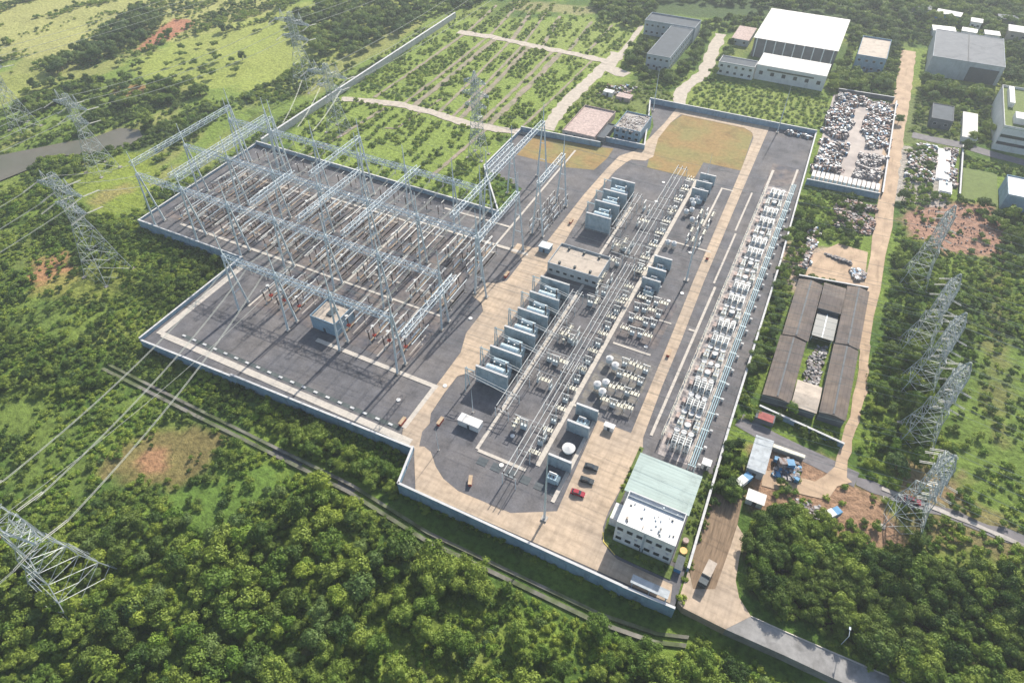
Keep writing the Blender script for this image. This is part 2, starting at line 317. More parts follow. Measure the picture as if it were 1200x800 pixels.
ZONES = [  # outline in survey points, level, colour, softness m, strength
 ([(-200, -60), (430, -60), (330, 5), (300, 42), (255, 70), (160, 35), (100, 62), (0, 72), (-200, 110)], Lo, (.32, .32, .115), 8, .9),
 ([(150, 78), (200, 50), (330, 10), (520, -20), (420, 40), (330, 110), (250, 105), (180, 95)], Lo, (.26, .30, .07), 9, .85),
 ([(158, 60), (180, 38), (205, 22), (230, 26), (222, 34), (200, 45), (170, 60)], Lo, (.36, .16, .10), 3, .95),
 ([(125, 110), (140, 102), (175, 100), (172, 110), (150, 112)], Lo, (.32, .17, .09), 4, .8),
 ([(0, 88), (60, 82), (50, 115), (0, 120)], Lo, (.24, .27, .07), 6, .8),
 ([(78, 212), (120, 185), (180, 175), (185, 215), (165, 245), (110, 252)], Lo, (.20, .25, .04), 5, .9),
 ([(100, 235), (150, 215), (150, 225), (108, 246)], Lo, (.28, .22, .09), 4, .7),
 ([(30, 322), (44, 298), (88, 292), (92, 318), (80, 342), (38, 344)], Lo, (.33, .17, .09), 5, .9),
 ([(20, 345), (60, 330), (120, 300), (160, 305), (165, 335), (110, 362)], Lo, (.20, .22, .05), 6, .8),
 ([(0, 270), (70, 280), (60, 300), (0, 340)], Lo, (.17, .19, .05), 6, .5),
 ([(110, 552), (140, 520), (185, 498), (250, 496), (262, 512), (240, 555), (215, 566), (150, 568)], Lo, (.20, .15, .065), 5, .8),
 ([(155, 540), (178, 522), (198, 520), (192, 545), (170, 554)], Lo, (.33, .18, .10), 3, .9),
 ([(120, 540), (128, 560), (112, 565)], Lo, (.33, .19, .11), 3, .8),
 ([(130, 625), (230, 570), (300, 545), (345, 575), (270, 610), (200, 640)], Lo, (.10, .17, .032), 6, .9),
 ([(0, 470), (60, 462), (110, 500), (120, 560), (60, 600), (0, 570)], Lo, (.12, .17, .036), 8, .8),
 ([(150, 455), (235, 480), (215, 505), (150, 500), (120, 470)], Lo, (.15, .20, .042), 6, .8),
 ([(0, 355), (60, 352), (120, 366), (90, 395), (0, 400)], Lo, (.14, .19, .04), 7, .7),
 ([(1120, 420), (1150, 400), (1230, 400), (1230, 640), (1150, 590), (1105, 560)], 0, (.13, .19, .038), 6, .8),
 ([(1060, 540), (1130, 565), (1110, 590), (1050, 580)], 0, (.27, .18, .11), 4, .7),
 ([(330, 160), (533, 22), (760, 20), (770, 60), (720, 110), (690, 140), (640, 165), (590, 160), (570, 250), (420, 218)], 0, (.20, .265, .055), 5, .9),
 ([(600, 30), (720, 20), (745, 50), (720, 95), (650, 70), (590, 50)], 0, (.21, .26, .065), 6, .7),
 ([(600, 0), (700, 8), (700, 18), (600, 12)], 0, (.27, .25, .12), 6, .8),
 ([(770, 130), (800, 92), (970, 118), (965, 150)], 0, (.20, .25, .055), 4, .9),
 ([(650, 108), (770, 90), (790, 120), (750, 130), (680, 125)], 0, (.14, .16, .055), 5, .6),
 ([(1050, 248), (1090, 238), (1160, 240), (1185, 280), (1175, 302), (1110, 296), (1065, 275)], 0, (.33, .19, .14), 4, .95),
 ([(880, 520), (960, 535), (1000, 560), (1040, 590), (1060, 640), (1000, 640), (950, 605), (880, 600)], 0, (.31, .19, .125), 3, .95),
 ([(1060, 560), (1130, 580), (1200, 620), (1200, 660), (1120, 640), (1060, 640)], 0, (.25, .17, .10), 4, .6),
 ([(905, 280), (1010, 296), (1010, 345), (925, 340)], 0, (.40, .31, .24), 2, .95),
 ([(1150, 300), (1175, 300), (1190, 420), (1170, 520), (1150, 400)], 0, (.17, .15, .06), 5, .6),
 ([(1055, 170), (1110, 180), (1110, 245), (1040, 235)], 0, (.38, .34, .31), 2, .9),
 ([(1045, 110), (1125, 120), (1125, 180), (1050, 165)], 0, (.13, .16, .055), 3, .9),
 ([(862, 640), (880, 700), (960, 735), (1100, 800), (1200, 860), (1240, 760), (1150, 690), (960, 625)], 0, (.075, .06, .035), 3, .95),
 ([(690, -60), (1280, -60), (1280, 30), (1000, 35), (860, 22), (700, 14)], 0, (.05, .085, .028), 8, .9),
]
for poly, zl, c, soft, k in ZONES:
    P = GP(poly, zl); xs = [p[0] for p in P]; ys = [p[1] for p in P]
    sel = np.where((X > min(xs)-20) & (X < max(xs)+20) & (Y > min(ys)-20) & (Y < max(ys)+20))[0]
    if not len(sel): continue
    d = sdist(X[sel], Y[sel], P)+(n3[sel]-.5)*soft*2.2+(n[sel]-.5)*soft*1.5
    C[sel] = mixc(C[sel], c, ss(d, -soft*.5, soft*.5)*k)
nx_, ny_ = len(gx), len(gy)
idx = np.arange(nx_*ny_).reshape(ny_, nx_)
F = np.stack([idx[:-1, :-1].ravel(), idx[:-1, 1:].ravel(), idx[1:, 1:].ravel(), idx[1:, :-1].ravel()], 1)
me = bpy.data.meshes.new('ground'); me.vertices.add(len(X)); me.vertices.foreach_set('co', np.stack([X, Y, Z], 1).ravel())
me.loops.add(F.size); me.loops.foreach_set('vertex_index', F.ravel()); me.polygons.add(len(F)); me.polygons.foreach_set('loop_start', np.arange(0, F.size, 4)); me.polygons.foreach_set('loop_total', np.full(len(F), 4))
me.update(); me.validate()
at = me.color_attributes.new('soil_colour', 'FLOAT_COLOR', 'POINT'); at.data.foreach_set('color', np.concatenate([C, np.ones((len(X), 1))], 1).ravel())
me.polygons.foreach_set('use_smooth', np.ones(len(F), bool))
ground = bpy.data.objects.new('ground', me); COL.objects.link(ground); tag(ground, kind='structure')
gm = bpy.data.materials.new('ground'); t, b = nodes(gm); N = t.nodes; L = t.links
ca = N.new('ShaderNodeVertexColor'); ca.layer_name = 'soil_colour'; geo = N.new('ShaderNodeNewGeometry')
na = N.new('ShaderNodeTexNoise'); na.inputs['Scale'].default_value = .55; na.inputs['Detail'].default_value = 6; na.inputs['Roughness'].default_value = .7; L.new(geo.outputs['Position'], na.inputs['Vector'])
mr = N.new('ShaderNodeMapRange'); mr.inputs[1].default_value = .3; mr.inputs[2].default_value = .7; mr.inputs[3].default_value = .5; mr.inputs[4].default_value = 1.45; L.new(na.outputs[0], mr.inputs[0])
mu = N.new('ShaderNodeVectorMath'); mu.operation = 'SCALE'; L.new(ca.outputs[0], mu.inputs[0]); L.new(mr.outputs[0], mu.inputs['Scale']); L.new(mu.outputs[0], b.inputs['Base Color'])
b.inputs['Roughness'].default_value = .95; b.inputs['Specular IOR Level'].default_value = .15
bp = N.new('ShaderNodeBump'); bp.inputs['Strength'].default_value = 1.; bp.inputs['Distance'].default_value = .8; L.new(na.outputs[0], bp.inputs['Height']); L.new(bp.outputs[0], b.inputs['Normal'])
me.materials.append(gm)
struct(MB().sheet(POND, -4.55, 'water'), 'pond')

# farm tracks and dirt tracks outside
def trk(pts, wd, m='path_tan', z=.1, name='dirt_track', zl=0., follow=True, wn=.25): return strip(GP(pts, zl), wd, z, m, name, follow, wn)
M['track'] = mat('track', (.27, .22, .17), .95, .25, .4, c2=(.20, .19, .12), scale2=.15)
M['track_pale'] = mat('track_pale', (.42, .37, .31), .95, .2, .4)
for pts in ([(-273, 290), (-262, 297), (-245, 301), (-225, 304), (-205, 303.5), (-187, 301), (-168, 301.5), (-154, 305), (-146, 308)], [(-256, 418), (-234, 420), (-213, 420), (-186, 418), (-164, 418), (-144, 416), (-138, 414)]):
    strip(pts, 6.5, .22, 'track_pale', 'dirt_track', True, .3)
PLOT = [(-250, -250, 2.4), (-229, -232, 2.2), (-222, -226, 3.6), (-204, -214, 2.0), (-194, -203, 2.2), (-189, -198, 3.6), (-176, -180, 2.4), (-170, -174, 3.8), (-152, -150, 1.6)]
for x0_, x1_, w_ in PLOT: strip([(x0_, 305), ((x0_+x1_)/2+.6, 360), (x1_, 418)], w_, .2, 'track', 'plot_path', True, .35)
strip([(-242, 231), (-239, 262), (-236, 297)], 2.4, .2, 'track', 'plot_path', True, .3)
strip([(-212, 322), (-216, 278), (-222, 276)], 1.6, .2, 'track', 'plot_path', True, .3)
strip([(-171, 240), (-170, 270), (-169, 300)], 2.2, .2, 'track', 'plot_path', True, .3)
for x0_, x1_, w_ in ((-250, -256, 2.2), (-232, -240, 2.4), (-214, -226, 3), (-204, -214, 2), (-190, -202, 3), (-170, -176, 2.4), (-158, -160, 2)): strip([(x0_, 422), (x1_, 478)], w_, .2, 'track', 'plot_path', True, .3)
trk([(640, 152), (655, 130), (690, 95), (712, 75), (725, 62)], 8, 'track_pale')
trk([(722, 68), (740, 48), (752, 30)], 3.5, 'track_pale')
trk([(795, 125), (800, 105), (825, 85), (835, 62), (845, 40)], 8, 'track_pale')
trk([(725, 62), (712, 80), (735, 88)], 10, 'track_pale', z=.14)
struct(MB().sheet([(34.5, 343), (43.8, 343), (43.9, 318), (44.6, 300), (43.6, 276), (43.9, 250), (43, 232), (43.2, 215), (39.2, 215), (38.4, 232), (37.4, 250), (37.8, 272), (36.4, 300), (36.6, 322)][::-1], .10, 'dirt'), 'dirt_road')
strip([(41, 218), (42.5, 205), (43, 190), (42.5, 175), (41, 160), (41, 148)], 3.6, .11, 'dirt', 'dirt_road', False, .3)
strip([(37.5, 520), (38.5, 430), (39.1, 343)], 9, .10, 'dirt', 'dirt_road', False, .12)
strip([(41.5, 150), (36, 141), (28, 138), (19, 137)], 7, .12, 'dirt', 'dirt_track', False, .4)
M['lane'] = mat('lane', (.17, .16, .165), .9, .2, .4)
strip([(7, 157), (20, 153.5), (46, 149.6)], 6.2, .09, 'lane', 'lane', True, .06)
strip([(46, 149.6), (60, 149), (75, 149.5), (100, 149), (130, 147)], 4.2, .12, 'lane', 'lane', True, .5)
strip([G(1033, 572), G(1100, 597), G(1195, 637), G(1240, 655)], 1.5, .3, 'concrete_old', 'footpath', True, .25)
strip([(47, 397), (70, 396), (95, 392), (140, 384)], 7, .12, 'lane', 'lane', True, .02)
# south road and its apron
M['road_shaded'] = stain(mat('road_shaded', (.27, .265, .26), .9, .2, .5, c2=(.22, .215, .21), scale2=.15), .2, k=.25)  # concrete road with the shade of the trees put into its darker colour
RA = [G(800, 712), G(850, 737), G(920, 768), G(990, 801), (70, 80.5), (110, 77)]; RB = [(110, 83.5), (80, 87.5), G(1062, 801), G(980, 766), G(915, 738), G(880, 722)]
struct(MB().prism([RA[1], RA[2], RA[3], RA[4], RA[5]]+RB, -5, .12, 'road_shaded'), 'road')
struct(MB().prism([RA[0], RA[1], G(880, 722), G(866, 700), G(862, 680), G(866, 655), G(872, 628), G(864, 615), G(856, 640), G(846, 668), G(838, 690), G(812, 690), (6.4, 96.8), (6.4, 86)], -5, .16, 'concrete'), 'road_apron')
struct(MB().sheet([(6.6, 96.9), G(812, 690), G(838, 690), G(846, 668), G(856, 640), G(864, 615), (15, 128), (6, 128)], .10, stain(mat('rutted', (.21, .15, .10), .95, .3, .6, stretch=(3, .3, 1)), .5, k=.4, stretch=(3, .2, 1))), 'dirt_apron')
for a_, b_ in zip(RB[1:-1], RB[2:]): struct(MB().bar((*a_, .15), (*b_, .15), .22, 'kerb', 4), 'kerb')
for i, (a, b2) in enumerate([((24, 83.6), (52, 81.6))]):
    pass
# canal
M['canal_side'] = mat('canal_side', (.17, .16, .14), .95, .45, .25, c2=(.09, .11, .05), scale2=.12)
cz = -3.9; mb = MB(); water = MB(); cl = [(-216, 78.2), (-160, 77.2), (-99, 76.4), (-68, 73.2), (-12, 73.6), (4, 75.6), (12, 78.5)]
for (ax, ay), (bx, by) in zip(cl[:-1], cl[1:]):
    for s0, s1, m in ((-1.9, -.65, 'canal_side'), (.65, 1.7, 'canal_side')):
        mb.prism([(ax, ay+s0), (bx, by+s0), (bx, by+s1), (ax, ay+s1)], -6, cz+.55, m)
    water.sheet([(ax, ay-.9), (bx, by-.9), (bx, by+.9), (ax, ay+.9)], cz-.35, 'paint_dark')
struct(mb, 'canal_bank'); struct(water, 'canal_water')
# ------------------------------------------------------------------ substation ground
SITE = [(-275, 148.5), (-210, 148.5), (-210, 92.3), (-87, 96.3), (-83.2, 82.6), (6, 83.2), (4.6, 150), (3, 250), (1, 333), (-1, 372.5), (-96, 370.6), (-85, 345), (-81.5, 317), (-104, 316), (-104, 309), (-150, 306), (-150, 262), (-124, 254), (-124, 228.5), (-275, 229)]
struct(MB().sheet(SITE, 0.0, 'gravel'), 'gravel_yard')
struct(MB().sheet([(-268, 157.5), (-114, 157.5), (-114, 205), (-268, 205)], .012, 'gravel_warm'), 'gravel_yard')
struct(MB().sheet([(-186, 127), (-110, 127), (-110, 156), (-186, 156)], .016, 'gravel_warm'), 'gravel_yard')
struct(MB().sheet([(-141, 282), (-112, 282), (-98, 286), (-96, 300), (-96.5, 311), (-104, 309), (-141, 305)], .02, 'dry_grass'), 'dry_grass_field')
struct(MB().sheet([(-74, 300), (-49, 300), (-49, 318), (-29.5, 318.5), (-32, 359), (-36, 364.5), (-74, 364.5), (-78, 350), (-80, 330), (-78, 318)], .02, 'dry_grass'), 'dry_grass_field')
struct(MB().sheet([(-16, 302), (-16, 333), (-14, 333), (-2, 333), (-2, 318), (-8, 312)], .02, 'gravel_warm'), 'gravel_yard')
# road pieces built as separate slabs that butt together
def slab(pts, name='concrete_road', z=.12, m='concrete'): return struct(MB().prism(pts, 0.004, z, m), name)
slab([(-95, 102), (-93, 98), (-89.5, 96.2), (-86.2, 98.4), (-88.5, 104), (-88, 108), (-90, 112), (-90.5, 122), (-90.3, 131), (-86, 136), (-86, 207), (-94.5, 216), (-98, 212.5), (-106, 212.5), (-106, 205.5), (-101, 205), (-98.5, 202), (-98.5, 187), (-102, 183.5), (-106, 182), (-107, 172), (-101.5, 170), (-98.5, 166), (-98.5, 152), (-95.2, 142), (-95, 128)])
slab([(-94.5, 216), (-86, 207), (-87.8, 232), (-88.8, 250), (-88.8, 270), (-87.6, 290), (-92.5, 290), (-94, 262)], z=.121)
slab([(-92.5, 290), (-87.6, 290), (-85.6, 300), (-84, 304), (-77, 306), (-74.5, 312), (-76, 320), (-78.2, 332), (-77.4, 352), (-75, 364.5), (-75, 371), (-79.5, 371), (-80.4, 350), (-82.6, 330), (-85, 314), (-91, 305)], z=.122)
slab([(-75, 364.5), (-38, 364.5), (-33, 361), (-31, 355), (-29.6, 318), (-29.2, 300), (-27.4, 222), (-26, 184), (-25, 150), (-24.5, 135), (-20.2, 135), (-21.4, 160), (-21.8, 184), (-23.2, 222), (-24.6, 300), (-25.6, 371.6), (-75, 371)], z=.12)
slab([(-89.5, 96.2), (-86.8, 96.2), (-78.3, 83.8), (-60, 84), (-35, 84.4), (-35, 96.8), (-47.5, 89.9), (-66, 89.4), (-72.5, 91.2), (-77, 94), (-81.5, 98.2), (-84.5, 99), (-86.2, 98.4)], z=.122)
slab([(-36.6, 135), (-35.8, 115), (-35, 96.8), (-35, 84.4), (4.6, 84.8), (3.6, 90.2), (-13, 90.4), (-16, 91.6), (-18.6, 94), (-20.4, 98), (-20.8, 104), (-19, 131), (-20.2, 135)], 'car_park', .12)
struct(MB().prism([(-124, 206.5), (-98.6, 207), (-98.6, 208.2), (-124, 207.7)], .02, .16, 'kerb'), 'footpath')
M['road_seam'] = mat('road_seam', (.22, .18, .15), .9, .2, .5)
# footpaths / trench covers: x0,x1,y0,y1
mb = MB()
for x0, x1, y0, y1 in [(-256, -187, 155.2, 156.6), (-187, -112, 155.4, 156.4), (-210, -155, 204.2, 205.4), (-155, -98, 206.2, 207.4), (-114.9, -113.9, 183, 300), (-149, -94, 122.2, 124), (-95.9, -94.2, 102.5, 122.2),
                       (-68.9, -67.7, 106, 199), (-70, -68.8, 215, 262), (-48.3, -46.6, 109, 300), (-46.6, -37, 137.2, 138.2), (-38.2, -36.9, 99, 134), (-67.7, -50, 105.2, 106.4),
                       (-34.6, -33.7, 262, 298), (-33.7, -28.5, 297, 298), (-20.2, -19.4, 265, 300), (-19.6, -18.8, 224, 263), (-18.6, -17.6, 137, 222), (-15.2, -14, 140, 326),
                       (-3.9, -2.9, 132, 332), (-45, -30, 172, 173), (-33, -28, 192, 192.8), (-21, -18.5, 192, 193), (-150, -114.9, 221.4, 222.6), (-187, -186, 126, 155.4), (-123, -122, 126, 155.4), (-236, -235, 157, 204), (-160, -159, 157, 204), (-46.6, -26, 244, 245)]:
    mb.box(x0, x1, y0, y1, .02, .17, 'kerb')
struct(mb, 'footpath')
struct(MB().box(-208.6, -205.6, 98, 146, .02, .14, 'kerb').box(-205.6, -89.5, 97.2, 99.8, .02, .138, 'kerb'), 'footpath')
M['gravel_green'] = mat('gravel_green', (.085, .10, .10), .95, .3, .8)
# row of small vent pads along the trench by the south fence
mb = MB()
for i in range(19):
    x = -198+i*5.4; mb.box(x, x+1.7, 101.3, 102.1, .02, .3, 'wall_cap'); mb.box(x-.2, x+5.2, 100.9, 102.6, .018, .03, 'gravel_green')
struct(mb, 'trench_cover')
mb = MB()
for i in range(6): mb.box(-66+i*5.2, -62.6+i*5.2, 101, 104, .02, .1, 'paint_dark')
struct(mb, 'trench_cover')
# perimeter walls: each run is one wall with a lighter coping and piers inside the same mesh
def wall_run(a, b, z0, z1, label, thick=.35, step=6., m='wall_paint', cap=True):
    a = Vector((a[0], a[1])); b = Vector((b[0], b[1])); d = b-a; L_ = d.length; d.normalize(); n = Vector((-d.y, d.x))
    root = empty('perimeter_wall', label, 'wall', (a.x, a.y, z0)); root.rotation_euler = (0, 0, math.atan2(d.y, d.x))
    h = z1-z0; p = MB().box(0, L_, -thick/2, thick/2, 0, h, m); p.build('wall_panel', None, root)
    q = MB(); k = int(L_/step)
    for i in range(k+1): q.box(i*L_/k-.22, i*L_/k+.22, -thick/2-.12, thick/2+.12, 0, h+.02, m)
    q.build('pier', None, root)
    if cap: MB().box(-.2, L_+.2, -thick/2-.2, thick/2+.2, h+.02, h+.16, 'wall_cap').build('coping', None, root)
    return root
wall_run((-275, 229), (-275, 148.3), -4.6, 1.2, 'west wall of the high switchyard facing the pond')
wall_run((-275, 148.3), (-210.6, 148.3), -4.6, 1.4, 'blue grey retaining wall under the far left gantry corner')
wall_run((-210.4, 148.3), (-210.4, 92.3), -4.6, 1.6, 'wall of the yard corner facing the shrubby slope')
wall_run((-210.4, 92.3), (-165, 93.8), -4.6, .5, 'low plain parapet at the lower left corner of the yard')
wall_run((-165, 93.8), (-87, 96.2), -4.6, 1.4, 'long blue retaining wall above the wooded ditch')
wall_run((-87, 96.2), (-83.6, 82.4), -4.6, 2.2, 'short pale wall where the fence steps towards the canal')
wall_run((-83.6, 82.4), (-9, 82.6), -4.6, 2.2, 'long pale blue wall beside the canal')
wall_run((-9, 82.6), (6, 83.2), -4.6, 2.0, 'wall end behind the white gate canopy')
wall_run((6.2, 96), (4.6, 150), -.6, 2.2, 'east wall beside the rutted truck apron')
wall_run((4.6, 150), (3, 250), -.6, 2.2, 'east wall beside the brown workshops')
wall_run((3, 250), (-1, 372.5), -.6, 2.2, 'east wall beside the scrap yards')
wall_run((-1, 372.5), (-96, 370.8), -.6, 3.2, 'blue north wall behind the dry grass field')
wall_run((-96, 370.8), (-90, 350), -.6, 2.4, 'short wall by the tall mast at the north corner')
wall_run((-90, 350), (-81.5, 317), -.6, 2.4, 'slanting wall beside the derelict blue house')
wall_run((-81.5, 317), (-103, 316), -.6, 2.8, 'blue wall in front of the derelict blue house')
wall_run((-104, 309.2), (-150, 306), -.6, 3.0, 'blue wall in front of the ruined tan house')
wall_run((-150, 306), (-150, 262), -.6, 2.0, 'grey wall beside the tall farm pylon')
wall_run((-124, 228.5), (-275, 229.2), -.6, 2.2, 'grey wall between switchyard and crop plots')
wall_run((-150, 262), (-124, 228.5), -.6, 1.8, 'slanting grey wall under the long steel girder')
wall_run((-273.5, 232), (-273.6, 444), -1.2, 2.6, 'long pale wall running away beside the crop plots', .9, m='wall_cap')

struct(MB().sheet([(-14, 131), (-4.0, 131), (-4.0, 310), (-14, 310)], .022, mat('bank_pad', (.42, .37, .345), .9, .35, .5, c2=(.15, .14, .15), scale2=.4)), 'concrete_pad')
struct(MB().sheet([(-45.8, 140), (-27, 140), (-27, 168), (-45.8, 168)], .021, mat('gravel_mix', (.20, .185, .165), .95, .4, .6, c2=(.10, .10, .11), scale2=.3)), 'gravel_yard')
struct(MB().sheet([(-45.8, 176), (-29, 176), (-29, 204), (-45.8, 204)], .021, 'gravel_warm'), 'gravel_yard')
# ------------------------------------------------------------------ switchyard gantries
def lattice(mb, p, q, wd, dp, m='steel', r=.14, bay=2.4):
    """square lattice girder from p to q; wd = width, dp = depth"""
    p = Vector(p); q = Vector(q); d = (q-p); L_ = d.length; d.normalize(); side = d.cross(Vector((0, 0, 1))).normalized()*wd/2; up = Vector((0, 0, dp/2))
    cs = [side+up, -side+up, -side-up, side-up]; n = max(2, round(L_/bay))
    for c in cs: mb.bar(p+c, q+c, r, m)
    for i in range(n):
        a = p+d*(L_*i/n); b = p+d*(L_*(i+1)/n)
        for k in range(4):
            c0, c1 = cs[k], cs[(k+1) % 4]
            if i % 2 == k % 2: mb.bar(a+c0, b+c1, r*.6, m)
            else: mb.bar(a+c1, b+c0, r*.6, m)
            mb.bar(a+c0, a+c1, r*.55, m)
def column(parent, x, y, h, axis='y', spread=2.7, spike=7.5, m='steel'):
    col = MB()
    for s in (-1, 1):
        dx, dy = (s*spread, 0) if axis == 'x' else (0, s*spread)
        col.bar((x+dx, y+dy, .1), (x+dx*.12, y+dy*.12, h), .46, m, 6, .34)
        col.box(x+dx-.8, x+dx+.8, y+dy-.8, y+dy+.8, .01, .5, 'concrete_old')
    for k in (.33, .62, .85):
        s = spread*(1-k*.88); a, b = ((x-s, y), (x+s, y)) if axis == 'x' else ((x, y-s), (x, y+s))
        col.bar((*a, h*k), (*b, h*k), .15, m, 4)
    o = col.build('column', None, parent)
    if spike: MB().bar((x, y, h-1), (x, y, h+spike), .32, m, 5, .12).build('lightning_spike', None, o)
    return o
XC = [-265, -238.3, -212, -186.5, -160.5, -135.5, -108]
def row_gantry(y, xs, h, label, spikes=True, axis='y', cols=None):
    root = empty('portal_gantry', label, 'gantry')
    for x in (cols or xs): column(root, x, y, h+1, axis, spike=10.5 if spikes else 0)
    for a, b in zip(xs[:-1], xs[1:]):
        mb = MB(); lattice(mb, (a, y, h), (b, y, h), 1.9, 1.9); mb.build('girder', None, root)
        for k in (.22, .5, .78):
            x = a+(b-a)*k
            MB().bar((x, y, h-1), (x, y, h-4.2), .16, 'porcelain_white', 5).build('insulator_string', None, root)
    return root
row_gantry(125, [-188, -162.5, -137.3, -110.8], 26, 'front gantry row of steel portals casting long shadows on the lower gravel yard')
row_gantry(152, XC, 26, 'second gantry row, from the far left yard corner to the main road')
row_gantry(180, XC, 26, 'third gantry row across the middle of the insulator field')
row_gantry(209, XC[:-1]+[-122], 26, 'fourth gantry row in front of the crop plots')
def y_gantry(x, y0, y1, h, label, ends=(True, True), w_=1.9, mid=0):
    root = empty('cross_girder', label, 'girder')
    n = max(1, round((y1-y0)/28))
    for k in range(n):
        a = y0+(y1-y0)*k/n; b = y0+(y1-y0)*(k+1)/n
        mb = MB(); lattice(mb, (x, a, h), (x, b, h), w_, 1.8); mb.build('girder', None, root)
    for e, y in zip(ends, (y0, y1)):
        if e: column(root, x, y, h+.6, 'x', spike=9)
    return root
y_gantry(-268, 153.2, 214, 30, 'outermost long steel girder above the pond side of the yard', (False, True))
y_gantry(-244.5, 153.4, 214, 30, 'inner long girder one bay in from the pond side', (False, True))
y_gantry(-240.5, 153.4, 214, 30, 'twin of the inner long girder, on its yard side', (False, True))
y_gantry(-190.5, 181.2, 217, 30, 'girder reaching over the grey wall beside the lattice pylon', (False, True))
y_gantry(-198.6, 152.5, 180, 30, 'short girder over the left middle bays', (False, False))
y_gantry(-173.5, 152.5, 194, 30, 'short girder over the middle bays, third from the road', (False, False))
y_gantry(-151.5, 152.5, 207, 30, 'short girder over the middle bays, second from the road', (False, False))
y_gantry(-119.5, 181.2, 268, 30, 'longest steel girder, crossing the slanting wall to the dry grass', (False, True))
y_gantry(-126, 222, 247, 27, 'free standing girder on two columns beside the longest girder', (True, True))
y_gantry(-100.5, 222, 249, 27, 'girder over the disconnector row next to the main road', (True, True))
y_gantry(-104, 174, 209, 29, 'short girder beside the main road at the switchyard exit', (True, True))
y_gantry(-101.5, 118.5, 152, 28, 'girder at the front right corner of the switchyard', (False, False))

# ------------------------------------------------------------------ switchyard apparatus prototypes (local: phase line runs along y)
def base_post(mb, x, y, h, m='alu', r=.16): mb.cyl(x, y, 0, h, r, m, 5); mb.box(x-.4, x+.4, y-.4, y+.4, 0, .25, 'concrete_old')
def ins(mb, x, y, z0, z1, r=.2, m='porcelain'):
    mb.cyl(x, y, z0, z1, r*.72, m, 6); n = max(2, int((z1-z0)/.45))
    for i in range(n):
        z = z0+(z1-z0)*(i+.5)/n; mb.cyl(x, y, z-.05, z+.06, r*1.15, m, 6, r*.8)
def p_arrester():
    r = empty('surge_arrester', 'x', 'surge arrester'); mb = MB(); base_post(mb, 0, 0, 2.4); mb.build('pedestal', None, r)
    mb = MB(); ins(mb, 0, 0, 2.4, 7.0, .3); mb.build('insulator', None, r)
    mb = MB()
    for k in range(8):
        a, b = k*math.pi/4, (k+1)*math.pi/4; mb.bar((.8*math.cos(a), .8*math.sin(a), 6.9), (.8*math.cos(b), .8*math.sin(b), 6.9), .06, 'alu')
    mb.bar((-.8, 0, 6.9), (.8, 0, 6.9), .05, 'alu'); mb.build('grading_ring', None, r); return Proto(r)
def p_post(kind='bus_post', cat='insulator post', dark='porcelain', h=6.6):
    r = empty(kind, 'x', cat); mb = MB(); base_post(mb, 0, 0, 2.6); mb.build('pedestal', None, r)
    mb = MB(); ins(mb, 0, 0, 2.6, h, .22, dark); mb.build('insulator', None, r)
    MB().bar((0, -1.3, h+.1), (0, 1.3, h+.1), .12, 'alu', 5).build('clamp', None, r); return Proto(r)
def p_disc():
    r = empty('disconnector', 'x', 'disconnector'); mb = MB()
    for y in (-3, 3): base_post(mb, 0, y, 2.8)
    mb.box(-.25, .25, -3.4, 3.4, 2.75, 3.05, 'steel'); mb.build('support_frame', None, r)
    for y in (-3, 3): mb = MB(); ins(mb, 0, y, 3.05, 6.4, .2); mb.build('insulator', None, r)
    mb = MB(); mb.bar((0, -3.3, 6.55), (0, .1, 6.55), .14, 'alu', 5); mb.bar((0, 3.3, 6.55), (0, .3, 6.9), .12, 'alu', 5); mb.build('contact_arm', None, r); return Proto(r)
def p_breaker():
    r = empty('circuit_breaker', 'x', 'circuit breaker'); mb = MB(); base_post(mb, 0, 0, 2.4, 'steel', .3); mb.box(-.5, .5, -.35, .35, 1.0, 2.2, 'steel'); mb.build('control_cabinet', None, r)
    mb = MB(); ins(mb, 0, 0, 2.4, 5.8, .26); mb.build('insulator', None, r)
    mb = MB(); ins2 = mb.bar((0, -2.8, 6.1), (0, 2.8, 6.1), .3, 'porcelain_white', 7); mb.bar((.7, -2.2, 6.1), (.7, 2.2, 6.1), .17, 'porcelain_white', 6); mb.build('interrupter_head', None, r); return Proto(r)
def p_ct():
    r = empty('current_transformer', 'x', 'current transformer'); mb = MB(); base_post(mb, 0, 0, 2.3, 'steel', .3); mb.build('pedestal', None, r)
    mb = MB(); ins(mb, 0, 0, 2.3, 5.6, .33, 'porcelain'); mb.build('insulator', None, r)
    MB().cyl(0, 0, 5.6, 6.7, .62, 'alu', 8).build('head', None, r); return Proto(r)
def p_cvt():
    r = empty('voltage_transformer', 'x', 'voltage transformer'); mb = MB(); base_post(mb, 0, 0, 2.0, 'steel', .3); mb.box(-.6, .6, -.6, .6, 1.7, 2.5, 'red_paint'); mb.build('tank', None, r)
    mb = MB(); ins(mb, 0, 0, 2.5, 7.2, .26, 'porcelain'); mb.build('insulator', None, r)
    MB().cyl(0, 0, 7.2, 7.35, .7, 'alu', 8).build('grading_ring', None, r); return Proto(r)
PR = dict(arr=p_arrester(), post=p_post(), disc=p_disc(), brk=p_breaker(), ct=p_ct(), cvt=p_cvt())
NAMES = dict(arr='ringed surge arrester', post='insulator post', disc='two post disconnector', brk='pale headed circuit breaker', ct='round headed current transformer', cvt='red based voltage transformer')
LINE = [('arr', 130.5), ('cvt', 134), ('disc', 141), ('post', 147), ('brk', 159.5), ('ct', 164), ('disc', 169.5), ('post', 174.5), ('disc', 185), ('ct', 189.8), ('brk', 194.5), ('disc', 201), ('arr', 214), ('post', 218)]
BAYN = ['first bay from the pond', 'second bay from the pond', 'third bay from the pond', 'third bay from the road', 'second bay from the road', 'first bay from the road']
PHN = ['left', 'middle', 'right']
from collections import Counter
